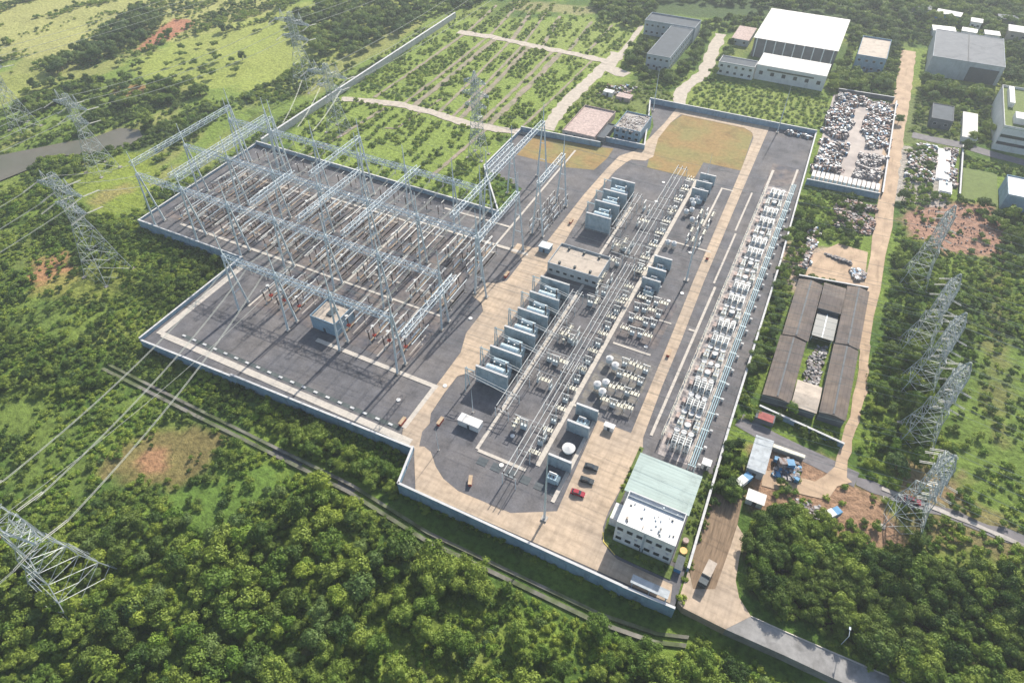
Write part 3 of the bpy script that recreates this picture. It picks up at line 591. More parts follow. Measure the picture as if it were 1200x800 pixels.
rowc = Counter()
for bi in range(6):
    xc = (XC[bi]+XC[bi+1])/2
    for ph in range(3):
        x = xc+(ph-1)*7.2; seen = Counter()
        for li, (k, y) in enumerate(LINE):
            if bi < 3 and y < 150: continue
            if bi == 3 and y < 150 and ph != 1 and k == 'disc': pass
            if bi == 4 and 124 < y < 150 and x < -141 and x > -157: continue
            if bi > 4 and y > 205: continue
            if bi in (1, 4) and k == 'brk' and y > 190: continue
            n_ = seen[k, y > 150, y > 178]; seen[k, y > 150, y > 178] += 1; up = 'lower ' if (k, y) in (('disc', 185),) else 'upper ' if (k, y) in (('disc', 201),) else ''
            z = 'front' if y < 150 else 'second' if y < 178 else 'third' if y < 208 else 'back'
            which = '' if not (k == 'disc' and z == 'none') else ''
            PR[k].put((x+rng.uniform(-.25, .25), y+rng.uniform(-.4, .4), 0), rng.uniform(-.03, .03),
                      f'{up}{NAMES[k]}, {PHN[ph]} phase of {BAYN[bi]}, {z} row', 'switchyard apparatus standing in rows', rng.uniform(.94, 1.06))
# level tubular conductors joining the apparatus of each phase, and plinth strips below
pad = MB()
for bi in range(6):
    xc = (XC[bi]+XC[bi+1])/2
    for ph in range(3):
        x = xc+(ph-1)*7.2
        for (y0, y1, zn) in ((132, 146, 'front'), (158, 176, 'lower middle'), (184, 204, 'upper middle')):
            if bi < 3 and y0 < 150 or (bi == 4 and y0 < 150 and -157 < x < -141): continue
            tag(MB().bar((x+.4, y0, 6.9), (x+.4, y1, 6.9), .19, 'alu', 5).build('tubular_conductor'), f'level grey tube above {PHN[ph]} phase of the {BAYN[bi]}, {zn} row', 'conductor tube', 'tubes joining switchyard apparatus')
            pad.box(x-1.0, x-.5, y0, y1, .02, .12, 'path_tan')
            tag(MB().bar((x+3.8, y0+1, 5.6), (x+3.8, y1-1, 5.6), .17, 'steel', 5).build('tubular_conductor'), f'lower grey tube beside {PHN[ph]} phase of the {BAYN[bi]}, {zn} row', 'conductor tube', 'tubes joining switchyard apparatus')
            for yy in ((y0+3, y1-3) if y1-y0 > 15 else (y0+7,)): PR['post'].put((x+3.8, yy, 0), 0, f'{"short"} insulator post beside {PHN[ph]} phase, {BAYN[bi]}, {zn} row, {"lower" if yy < (y0+y1)/2 else "upper"}', 'short posts carrying the lower tubes', .8); pad.box(x+2.3, x+2.8, y0, y1-2, .02, .2, 'concrete_old')
    for y in (162, 198): pad.box(xc-10, xc+10, y+3.2, y+4.4, .02, .11, 'concrete_old')
struct(pad, 'footpath')
# overhead flexible conductors between gantry rows
def sag(a, b, s, n=10):
    a = Vector(a); b = Vector(b); return [a.lerp(b, i/n)-Vector((0, 0, s*4*(i/n)*(1-i/n))) for i in range(n+1)]
def wire(a, b, s=1.5, r=.09, n=10, name='overhead_conductor', m='wire', off=None):
    mb = MB(); P = sag(a, b, s, n)
    for o in (off or [(0, 0)]):
        for p, q in zip(P[:-1], P[1:]): mb.bar(p+Vector((o[0], 0, o[1])), q+Vector((o[0], 0, o[1])), r, m)
    return mb.build(name)
for bi in range(6):
    xc = (XC[bi]+XC[bi+1])/2
    for ph in range(3):
        x = xc+(ph-1)*7.2
        for (ya, yb, zn) in ((125, 152, 'front'), (152, 180, 'lower middle'), (180, 209, 'upper middle')):
            if bi < 3 and ya < 150: continue
            o = wire((x, ya, 23), (x, yb, 23), 1.6, .07, 8, off=[(-.25, 0), (.25, 0)])
            tag(o, f'sagging twin conductor over {PHN[ph]} phase, {BAYN[bi]}, {zn} span', 'overhead conductor', 'conductors strung between gantry rows')
# a dozen transverse busbars hung high along the rows
for y, z, x0, x1, lb in [(166, 17, -262, -112, 'lower one between second and third gantry rows'), (172.5, 17, -262, -112, 'upper one between second and third gantry rows'), (187.5, 17, -262, -126, 'lower one between third and fourth gantry rows'), (197, 17, -262, -126, 'upper one between third and fourth gantry rows'), (139, 17, -185, -112, 'the one between front and second gantry rows')]:
    o = wire((x0, y, z), (x1, y, z), 1.0, .12, 24); tag(o, 'long crosswise busbar wire, '+lb, 'busbar wire', 'crosswise busbar wires')
# ------------------------------------------------------------------ transformer banks beside the main road
def firewall(x0, x1, y, h, label, group=None):
    r = empty('firewall', label, 'firewall', (x0, y, 0), 0, group)
    MB().box(0, x1-x0, -.22, .22, 0, h, 'firewall').build('wall_panel', None, r)
    mb = MB()
    for k in range(4): xx = (x1-x0)*k/3; mb.box(xx-.25, xx+.25, -.4, .4, 0, h+.25, 'firewall')
    mb.build('pilaster', None, r); MB().box(-.3, x1-x0+.3, -.42, .42, h+.27, h+.42, 'wall_cap').build('coping', None, r); return r
M['tank_pale'] = mat('tank_pale', (.42, .53, .58), .45, .15, .8)
def p_transformer():
    r = empty('transformer', 'x', 'transformer')
    MB().box(-3.4, 3.4, -1.9, 1.9, .5, 4.6, 'paint_grey').box(-4, 4, -3, 3, .02, .5, 'concrete_old').box(-3.5, 3.5, -2, 2, 4.6, 4.85, 'paint_grey').build('tank', None, r)
    for s in (-1, 1):
        mb = MB()
        for k in range(12): mb.box(-3.1+k*.53, -2.9+k*.53, s*2.8-.75, s*2.8+.75, .9, 4.3, 'paint_grey')
        mb.bar((-3.2, s*2.8, 4.4), (3.2, s*2.8, 4.4), .16, 'paint_grey', 5); mb.build('radiator', None, r)
    MB().bar((-3.2, 1.4, 6.4), (2.6, 1.4, 6.4), .95, 'paint_grey', 14).bar((-2.4, 1.4, 4.8), (-2.4, 1.4, 5.6), .2, 'paint_grey', 5).bar((1.9, 1.4, 4.8), (1.9, 1.4, 5.6), .2, 'paint_grey', 5).build('conservator', None, r)
    mb = MB().bar((-3.6, -3.5, 7.1), (3.4, -3.5, 7.1), 1.45, 'tank_pale', 16)
    for x in (-2.6, 0, 2.4): mb.bar((x-.12, -3.5, 7.1), (x+.12, -3.5, 7.1), 1.55, 'paint_grey', 16).bar((x, -3.5, 0), (x, -3.5, 5.8), .16, 'steel', 4)
    mb.build('expansion_drum', None, r)
    for x, y, h, rr in ((2.9, -.8, 9.4, .32), (-1.8, -.9, 8.0, .26), (.6, -.9, 7.4, .22)):
        mb = MB(); mb.cyl(x, y, 4.8, 5.4, .5, 'paint_dark', 8); ins(mb, x, y, 5.4, h, rr, 'porcelain'); mb.cyl(x, y, h, h+.25, .36, 'alu', 6); mb.build('bushing', None, r)
    mb = MB(); mb.box(-4.3, -3.7, -1, .2, .5, 2.2, 'red_paint'); mb.build('valve_box', None, r)
    return Proto(r)
PT = p_transformer()
def p_aframe():
    r = empty('lattice_stand', 'x', 'steel stand'); 
    for s in (-1, 1):
        mb = MB(); mb.bar((0, s*1.5, .02), (0, s*.5, 10.5), .2, 'steel_blue', 4); mb.build('leg', None, r)
    mb = MB()
    for k in range(5): mb.bar((0, -1.3+k*.2, 1.5+k*2), (0, 1.1-k*.17, 3.3+k*2), .09, 'steel_blue')
    mb.build('brace', None, r)
    mb = MB(); mb.bar((-.6, 0, 10.6), (3.4, 0, 10.6), .2, 'steel_blue', 4); ins(mb, 3.2, 0, 8.4, 10.5, .2, 'porcelain_white'); mb.build('arm', None, r); return Proto(r)
PA = p_aframe()
wy = [187.4, 177, 166.3, 155, 143.5, 132.5]
for i, y in enumerate(wy): firewall(-82.6, -70.4, y, 8, f'blue grey firewall, {ORD[i]} from the tan relay building along the main road', 'firewalls beside the main road')
for i in range(6):
    yc = (wy[i]+wy[i+1])/2 if i < 5 else 138-11; 
    if i < 5: PT.put((-76, yc, 0), 0, f'grey transformer in the {ORD[i]} firewall cell from the tan relay building', 'transformers between firewalls')
    tag(MB().bar((-83.6, yc-.8, 10.3), (-63.5, yc-.8, 6.6), .11, 'alu', 5).bar((-83.6, yc+.6, 9.6), (-63.5, yc+.6, 6.4), .09, 'alu', 5).build('overhead_conductor'), f'slanting conductors above the {ORD[i]} firewall cell from the relay building', 'overhead conductor', 'conductors over firewall cells')
    PA.put((-84.2, yc+1, 0), 0, f'pale lattice stand by the road at the {ORD[i]} firewall cell from the relay building', 'steel stands beside the road')
wy2 = [270, 259, 248.6, 237.4]
for i, y in enumerate(wy2): firewall(-82.8, -71.5, y, 8, f'upper bank firewall, {ORD[i]} from the dry grass field', 'firewalls beside the main road')
for i in range(3):
    yc = (wy2[i]+wy2[i+1])/2; PT.put((-76.5, yc, 0), 0, f'grey transformer in the upper bank, {ORD[i]} from the dry grass field', 'transformers between firewalls')
    PA.put((-84.4, yc-1, 0), 0, f'pale lattice stand of the upper bank, {ORD[i]} from the dry grass field', 'steel stands beside the road')
# smaller reactor cells in three sets of three along the trench
def p_reactor():
    r = empty('shunt_reactor', 'x', 'reactor'); MB().box(-1.6, 1.6, -1.2, 1.2, .3, 2.8, 'paint_grey').build('tank', None, r)
    mb = MB()
    for k in range(6): mb.box(1.7, 2.5, -1.1+k*.42, -.95+k*.42, .6, 2.6, 'paint_grey')
    mb.build('radiator', None, r); MB().bar((-1.4, .6, 3.4), (1.2, .6, 3.4), .4, 'wall_white', 8).build('conservator', None, r)
    mb = MB(); ins(mb, -.6, -.5, 2.8, 4.2, .18, 'porcelain'); ins(mb, .6, -.5, 2.8, 4.2, .18, 'porcelain'); mb.build('bushing', None, r); return Proto(r)
PRX = p_reactor()
for nm, ys in (('by the dry grass', (298, 290.5, 283)), ('beside the yellow trench road', (224.5, 216, 208.5))):
    for i, y in enumerate(ys):
        firewall(-45.8, -38.6, y, 5.2, f'small blue firewall {nm}, {ORD[i]} from the top', 'small firewalls'); PRX.put((-42.2, y-3.6, 0), 0, f'small reactor in the blue cells {nm}, {ORD[i]} from the top', 'shunt reactors')
for i, y in enumerate((134.6, 126.7, 111.5)): firewall(-44.4, -37, y, 5.2, f'small blue firewall near the parked cars, {ORD[i]} from the top', 'small firewalls')
for i, y in enumerate((130.6, 106)): PRX.put((-40.8, y, 0), 0, ('small reactor in the cell above the car park', 'small reactor in the cell nearest the south fence')[i], 'shunt reactors')
# round air core coil inside the open cell
def p_coil(r_, h, z0, name='air_core_reactor'):
    r = empty(name, 'x', 'reactor coil'); mb = MB()
    for k in range(4): a = k*math.pi/2+.4; mb.cyl(r_*.7*math.cos(a), r_*.7*math.sin(a), 0, z0, .13, 'porcelain_white', 5)
    mb.build('support_insulator', None, r)
    MB().cyl(0, 0, z0, z0+h, r_, 'steel', 16).build('coil', None, r)
    MB().cyl(0, 0, z0+h, z0+h+.7, r_*1.12, 'wall_white', 16, .15).build('cap', None, r)
    return Proto(r)
PC = p_coil(1.25, 1.9, 1.6); PCs = p_coil(1.05, 1.4, 1.5)
CO = [(-42.5, 161.3), (-39.5, 159.2), (-39.6, 150), (-42, 147.7), (-39.2, 145.4)]
for i, (x, y) in enumerate(CO): PC.put((x, y, 0), 0, ['white capped round reactor at the corner of the white kerb', 'white capped reactor just inside the white kerb corner', 'blue capped reactor, upper of the lower trio', 'white capped reactor nearest the yellow trench road in the lower trio', 'white capped reactor, lowest of the lower trio'][i], 'round coil reactors')
for i, (x, y) in enumerate([(-44.1, 277.5), (-42.1, 279), (-42.7, 275), (-43.9, 267.1), (-42.0, 269.8), (-39.7, 262.1), (-44.6, 240.3), (-41.8, 240.4)]):
    PCs.put((x, y, 0), 0, f'small white capped coil below the dry grass cells, {ORD[i]} from the grass', 'small round coils')
PCb = p_coil(2.0, 1.0, .6, 'coil'); PCb.put((-40.7, 119, 0), 0, 'large round coil in the open shaded cell above the car park', 'round coil reactors')

# ------------------------------------------------------------------ tubular busbars on portal supports
def busbar(xs, y0, y1, h, label, step=9.5, m='alu', r=.13):
    root = empty('tubular_busbar', label, 'busbar'); xa, xb = min(xs)-.5, max(xs)+.5; n = max(1, round((y1-y0)/step))
    for x in xs: MB().bar((x, y0, h), (x, y1, h), r, m, 6).build('tube', None, root)
    for k in range(n+1):
        y = y0+(y1-y0)*k/n; mb = MB()
        mb.bar((xa, y, .02), (xa, y, h-1.5), .16, 'steel', 4).bar((xb, y, .02), (xb, y, h-1.5), .16, 'steel', 4).bar((xa-.2, y, h-1.5), (xb+.2, y, h-1.5), .17, m, 4)
        for x in xs: mb.cyl(x, y, h-1.5, h, .17, 'porcelain', 5)
        mb.build('support_portal', None, root)
    return root
busbar((-57.3, -55.2, -53.1), 217, 296, 8, 'long triple tube busbar leading up to the dry grass field')
busbar((-54.6, -52.8, -51), 145, 212, 8, 'triple tube busbar in the middle, beside the yellow trench road')
busbar((-54, -52.2, -50.4), 98, 150, 7.6, 'triple tube busbar nearest the south fence')
busbar((-68.6, -66.6, -64.6), 121, 188, 6.2, 'triple tube busbar close behind the lower firewalls', 8)
busbar((-70, -68, -66), 236, 266, 6.2, 'triple tube busbar behind the upper firewalls', 8)
# ------------------------------------------------------------------ medium voltage apparatus rows
def p_small_breaker():
    r = empty('compact_breaker', 'x', 'circuit breaker'); MB().box(-.9, .9, -.4, .4, 0, 1.7, 'steel').build('cabinet', None, r)
    for x in (-1.0, 0, 1.0):
        mb = MB(); ins(mb, x, 0, 1.7, 4.1, .22, 'porcelain_white'); mb.build('pole', None, r)
    MB().box(-1.4, 1.4, -.14, .14, 4.1, 4.35, 'alu').build('crossbar', None, r); return Proto(r)
def p_small_disc():
    r = empty('compact_disconnector', 'x', 'disconnector'); MB().bar((-1.5, 0, 0), (-1.5, 0, 2.4), .14, 'steel', 4).bar((1.5, 0, 0), (1.5, 0, 2.4), .14, 'steel', 4).box(-1.9, 1.9, -.8, .8, 2.4, 2.6, 'cream').build('support_frame', None, r)
    for x in (-1.3, 0, 1.3):
        mb = MB(); ins(mb, x, -.6, 2.6, 3.9, .16, 'porcelain'); ins(mb, x, .6, 2.6, 3.9, .16, 'porcelain'); mb.build('insulator', None, r)
        MB().bar((x, -.9, 4.0), (x, .9, 4.0), .1, 'alu', 4).build('blade', None, r)
    return Proto(r)
PSB = p_small_breaker(); PSD = p_small_disc()
def rowput(y, i, lb):
    (PSB if i % 2 else PSD).put((lb[0]+rng.uniform(-.3, .3), y, 0), rng.uniform(-.05, .05), lb[1].format(ORD[i]), lb[2])
for i in range(19): rowput(112+i*5.1, i, (-49.9-.0*i, 'pale apparatus along the yellow trench road, {} from the south end', 'apparatus along the yellow trench road'))
for i in range(17): rowput(215+i*5.0, i, (-50, 'pale apparatus beside the upper trench road, {} from the relay building', 'apparatus along the upper trench road'))
k = 0
for y in (157, 150, 143, 163):
    for x in (-37, -34.2, -31.4, -28.9):
        (PSD if (k % 3) else PSB).put((x, y+rng.uniform(-.4, .4), 0), 0, f'grey apparatus right of the coils, {dict([(157,"second"),(150,"third"),(143,"lowest"),(163,"topmost")])[y]} row, {ORD[k%4]} from the coils', 'apparatus beside the round coils'); k += 1
k = 0
for y in (200, 194, 187, 180):
    for x in (-43, -40, -37, -34):
        (PSB if (k % 3) else PSD).put((x, y+rng.uniform(-.4, .4), 0), 0, f'apparatus below small firewalls, {ORD[k//4]} row down, {ORD[k%4]} from trench road', 'apparatus below the small firewalls'); k += 1
k = 0
for y in (270, 262, 254, 247):
    for x in (-37.5, -35, -32, -30.5)[:3]:
        (PSB if (k % 2) else PSD).put((x, y+rng.uniform(-.4, .4), 0), math.pi/2, f'grey apparatus near the white kerb hook, {ORD[k//3]} row, {ORD[k%3]} from trench road', 'apparatus near the upper coils'); k += 1
k = 0
for y in (233, 228, 206, 201, 170, 165):
    for x in (-62, -58.5):
        (PSB if (k % 2) else PSD).put((x, y, 0), math.pi/2, f'pale apparatus standing under the busbars, {ORD[k//2]} row down, {["left","right"][k%2]} one', 'apparatus under the busbars'); k += 1
# cross rows between firewalls and the trench road
CW_ = ['row just above the relay building', 'row beside the relay building top', 'row at the foot of the relay building', 'row below the relay building', 'row at the third lower firewall', 'row at the fourth lower firewall', 'row at the fifth lower firewall', 'row nearest the south end', 'row at the upper firewalls', 'second row at the upper firewalls']
k = 0
for y, xs_ in ((228, (-66, -63.4, -60.8, -49.5)), (218, (-62.5, -60, -49.8, -47.2)), (196, (-61, -58.4, -48.8)), (188.5, (-61, -58.6, -49.6)), (166, (-62.6, -60, -57.4)), (152.5, (-63, -60.4, -57.6, -49.4)), (141.5, (-62.6, -60, -57.2)), (120, (-60.5, -58, -49.6)), (262, (-63, -60.4, -50)), (250, (-61.8, -59, -49.4))):
    for j, x in enumerate(xs_):
        (PSB, PSD, PSB)[(k+j) % 3].put((x, y+rng.uniform(-.8, .8), 0), rng.choice((0, math.pi/2)), f'pale apparatus, {CW_[k]}, {ORD[j]} from the main road', 'apparatus in crosswise rows', rng.uniform(.9, 1.25))
    MB_ = MB().bar((min(xs_)-1.5, y+1.4, 5.0), (max(xs_)+1.5, y+1.4, 5.0), .1, 'alu', 4).build('overhead_conductor'); tag(MB_, f'level tube over the {CW_[k]}', 'conductor tube', 'tubes along crosswise rows'); k += 1
# disconnector row beside the main road
k = 0
for y in (226, 231.5, 237, 242.5, 248):
    for x in (-105, -101.5, -98): PR['post' if k % 2 else 'disc'].put((x, y, 0), 0, f'apparatus under the roadside girder, {ORD[k//3]} from the blue kiosk, {PHN[k%3]} one', 'apparatus under the roadside girder', .9); k += 1
# ------------------------------------------------------------------ capacitor banks in the east strip
def p_cap():
    r = empty('capacitor_bank', 'x', 'capacitor bank')
    for x in (-2.2, .0, 2.2):
        mb = MB()
        for sx in (-.7, .7):
            for sy in (-1.9, 1.9): mb.cyl(x+sx, sy, 0, 4.0, .09, 'steel', 4)
        for z in (1.2, 2.5, 3.8): mb.box(x-.85, x+.85, -2.1, 2.1, z, z+.12, 'steel')
        mb.build('rack', None, r); mb = MB()
        for z in (1.32, 2.62):
            for j in range(8):
                for sx in (-.4, .4): mb.box(x+sx-.25, x+sx+.25, -1.95+j*.5, -1.62+j*.5, z, z+.95, 'wall_white')
        for j in range(8): mb.box(x-.6, x+.6, -1.95+j*.5, -1.65+j*.5, 3.92, 4.5, 'wall_white' if j % 2 else 'paint_dark')
        mb.build('capacitor_cans', None, r)
    mb = MB()
    for a, b_ in (((-3.9, -2.5), (3.6, -2.5)), ((3.6, -2.5), (3.6, 2.5)), ((3.6, 2.5), (-3.9, 2.5)), ((-3.9, 2.5), (-3.9, -2.5))):
        for z in (.3, 1.1, 1.9): mb.bar((*a, z), (*b_, z), .035, 'steel')
        for t_ in range(5): x = a[0]+(b_[0]-a[0])*t_/5; y = a[1]+(b_[1]-a[1])*t_/5; mb.bar((x, y, 0), (x, y, 2), .05, 'steel')
    mb.build('enclosure_fence', None, r)
    mb = MB(); mb.box(-3.4, 3.0, -.1, .1, 5.2, 5.32, 'alu')
    for x in (-2.6, 0, 2.4): ins(mb, x, 0, 4.0, 5.2, .15, 'porcelain_white')
    mb.build('busbar', None, r); return Proto(r)
def p_cap_coil():
    r = empty('series_reactor', 'x', 'reactor set')
    for x in (-2.4, 0, 2.4):
        mb = MB()
        for a in range(3): mb.cyl(x+.55*math.cos(a*2.1), .55*math.sin(a*2.1), 0, 1.3, .1, 'porcelain', 4)
        mb.cyl(x, 0, 1.3, 2.7, .85, 'steel', 12); mb.cyl(x, 0, 2.7, 2.85, 1.0, 'wall_white', 12); mb.build('coil', None, r)
    MB().bar((-3.2, .9, 3.4), (3.2, .9, 3.4), .08, 'alu', 4).bar((-3.2, .9, 0), (-3.2, .9, 3.4), .08, 'steel', 4).bar((3.2, .9, 0), (3.2, .9, 3.4), .08, 'steel', 4).build('busbar', None, r); return Proto(r)
def p_cable_bay():
    r = empty('cable_bay', 'x', 'cable bay'); mb = MB()
    for y in (-1.6, 0, 1.6): mb.bar((-1.4, y, 0), (-1.4, y, 3.0), .1, 'steel', 4)
    mb.box(-1.7, -1.1, -2.2, 2.2, 3.0, 3.2, 'cream'); mb.build('stand', None, r)
    for y in (-1.6, 0, 1.6): m2 = MB(); ins(m2, -1.4, y, 3.2, 4.6, .17, 'porcelain_white'); m2.build('sealing_end', None, r)
    MB().box(.2, 1.5, -1.1, 1.1, 0, 1.5, 'pink_rubble').build('cabinet', None, r)
    m2 = MB(); m2.bar((-1.4, -1.6, 4.7), (2.6, -1.2, 5.2), .06, 'alu', 4); m2.bar((-1.4, 1.6, 4.7), (2.6, 1.2, 5.2), .06, 'alu', 4); m2.build('lead', None, r); return Proto(r)
def p_cap2():
    r = empty('capacitor_bank', 'x', 'capacitor bank')
    for x in (-2.9, 2.6):
        mb = MB().box(x-.9, x+.9, -2.2, 2.2, .3, .5, 'steel').box(x-.9, x+.9, -2.2, 2.2, 2.2, 2.35, 'steel')
        for sx in (-.8, .8):
            for sy in (-2, 2): mb.cyl(x+sx, sy, 0, 3.4, .09, 'steel', 4)
        mb.build('rack', None, r); mb = MB()
        for z in (.5, 2.35):
            for j in range(7): mb.box(x-.7, x+.7, -2.05+j*.6, -1.7+j*.6, z, z+1.1, ('cream', 'wall_white', 'steel')[j % 3])
        mb.build('capacitor_cans', None, r)
    mb = MB().cyl(0, 1.0, 1.2, 3.1, .95, 'paint_grey', 12).cyl(0, 1.0, 3.1, 3.25, 1.1, 'wall_white', 12).cyl(0, 1, 0, 1.2, .3, 'porcelain', 6); mb.build('coil', None, r)
    MB().box(-.7, .9, -2.3, -1.2, 0, 1.9, 'pink_rubble').build('cabinet', None, r)
    mb = MB(); mb.bar((-3, -1, 5), (3, 1, 5), .1, 'alu', 4)
    for x in (-2.8, 2.6): ins(mb, x, x*.33, 3.4, 5, .15, 'porcelain')
    mb.build('busbar', None, r); return Proto(r)
PCAP2 = p_cap2()
PCAP = p_cap(); PCC = p_cap_coil(); PBY = p_cable_bay()
y = 137.; i = 0
while y < 304 and i < 20:
    PBY.put((-13.2, y+rng.uniform(1, 3), 0), 0, f'cable bay with cream stand on the pink kerb, {ORD[i]} from the green roof', 'cable bays along the east strip')
    (PCAP2 if i in (1, 4, 5, 8, 11, 12, 15, 18) else PCAP).put((-8.2+rng.uniform(-.3, .3), y+rng.uniform(-.4, .4), 0), rng.choice((0, math.pi)), f'{"mixed cream" if i in (1, 4, 5, 8, 11, 12, 15, 18) else "white"} capacitor bank in the east strip, {ORD[i]} from the green roof', 'capacitor banks in the east strip')
    PCC.put((-8.4, y+4.3, 0), rng.uniform(-.04, .04), f'grey reactor trio in the east strip, {ORD[i]} from the green roof', 'reactor trios in the east strip'); y += 8.6+rng.uniform(-.3, .3); i += 1
# steel bus gallery running beside them
gal = empty('busbar_gallery', 'long blue steel tube gallery running the whole east strip', 'busbar gallery')
for x in (-3.0, -2.3, -1.6): MB().bar((x, 128, 5.2), (x, 308, 5.2), .16, 'steel_blue', 6).build('tube', None, gal)
for i in range(24):
    y = 128+i*7.8; MB().bar((-3.3, y, 0), (-3.3, y, 4.6), .14, 'steel_blue', 4).bar((-1.3, y, 0), (-1.3, y, 4.6), .14, 'steel_blue', 4).box(-3.6, -1.0, y-.16, y+.16, 4.6, 4.9, 'steel_blue').build('support_portal', None, gal)
# small marker lamps / pillar boxes
def p_pillar():
    r = empty('junction_pillar', 'x', 'pillar box'); MB().box(-.4, .4, -.3, .3, 0, 1.3, 'wall_white').build('cabinet', None, r); MB().box(-.5, .5, -.4, .4, 1.3, 1.42, 'wall_cap').build('lid', None, r); return Proto(r)
PP = p_pillar()
for i in range(22): PP.put((-.4+.0*i, 132+i*7.6, 0), 0, f'small white pillar box between the blue gallery and the east wall, {ORD[i] if i<20 else ["second last","last"][i-20]} from the green roof', 'pillar boxes by the east wall', 1.0)
# lightning masts
def p_mast(h):
    r = empty('lightning_mast', 'x', 'mast'); MB().cyl(0, 0, 0, h*.6, .34, 'steel', 8, .22).cyl(0, 0, h*.6, h, .2, 'steel', 6, .05).build('pole', None, r); MB().box(-.8, .8, -.8, .8, .01, .5, 'concrete_old').build('footing', None, r); return Proto(r)
PM = p_mast(30)
for x, y, h, lb in [(-37.4, 92.7, 35, 'tall thin mast at the corner by the south fence and car park'), (-91, 362.3, 27, 'tall mast at the north corner of the dry grass field'), (-20.5, 367, 28, 'mast by the north wall near the long warehouse'), (-30.2, 221, 38, 'thin mast standing on the gravel beside the brown road'), (-77, 119, 14, 'short mast in front of the last firewall'), (-43, 300, 16, 'thin mast beside the upper small firewalls'), (-79.5, 100, 12, 'lamp mast beside the curved road corner')]:
    PM.put((x, y, 0), 0, lb, None, h/30)
# kiosks, fire points and boxes
def kiosk(x, y, lx, ly, h, label, m='wall_white', roof='white_roof', rz=0, nm='kiosk'):
    r = empty(nm, label, nm.replace('_', ' '), (x, y, 0), rz); MB().box(-lx/2, lx/2, -ly/2, ly/2, .02, h, m).build('body', None, r)
    MB().box(-lx/2-.15, lx/2+.15, -ly/2-.15, ly/2+.15, h, h+.18, roof).build('roof', None, r)
    MB().box(-.45, .45, -ly/2-.06, -ly/2-.002, .05, min(2, h*.85), 'paint_dark').build('door', None, r); return r
kiosk(-75, 113.6, 8, 3.2, 2.8, 'white equipment container in the shadow below the last firewall')
kiosk(-31.8, 133.2, 3.4, 1.7, 2.2, 'small white kiosk at the top of the car park')
kiosk(-92.5, 213.5, .01+5, 4, 2.8, 'pale blue kiosk beside the main road at the gravel corner', 'wall_paint', 'steel')
kiosk(1.6, 133, 2.6, 2.4, 2.6, 'small white hut at the corner of the green roof')
for x, y, rz, lb in [(-84.9, 110, 0, 'red fire cabinet beside the curved road'), (-96.6, 104.2, 0, 'red fire cabinet on the gravel at the road bend'), (-100, 190, 0, 'red fire cabinet at the switchyard exit'), (-24, 176, 0, 'red fire cabinet beside the brown road, south one'), (-26, 240, 0, 'red fire cabinet beside the brown road, north one'), (-90.5, 238, 0, 'red fire cabinet by the roadside girder'), (-64, 94, .4, 'red hydrant box by the south road')]:
    r = empty('fire_cabinet', lb, 'fire cabinet', (x, y, 0), rz, 'red fire cabinets'); MB().box(-.5, .5, -1.6, 1.6, .02, 1.3, 'red_paint').build('body', None, r); MB().box(-.62, .62, -1.72, 1.72, 1.3, 1.42, 'path_tan').build('lid', None, r)
# manhole lids on the gravel
for i, (x, y) in enumerate([(-60, 116), (-36, 192), (-33, 176), (-29.4, 212), (-39, 212), (-62, 252), (-60, 272), (-34, 240), (-92, 125), (-103.5, 112), (-58, 104), (-33, 205), (-62, 290), (-101, 160)]):
    tag(MB().cyl(x, y, .01, .3, .8, 'white_roof', 10).build('manhole_cover'), ['pale round cover near the lowest busbar', 'pale cover on gravel above the grey apparatus', 'pale cover beside the brown road', 'pale cover near the thin mast foot', 'pale cover below the small blue firewalls', 'pale cover behind the upper firewalls', 'pale cover left of the long busbar', 'pale cover under the upper coils', 'pale cover beside the front switchyard road', 'pale cover in the rounded gravel island', 'pale cover by the dark trench lids', 'pale cover between brown road and small firewalls', 'pale cover nearest the dry grass', 'pale cover in the gravel lobe by the main road'][i], 'manhole cover')
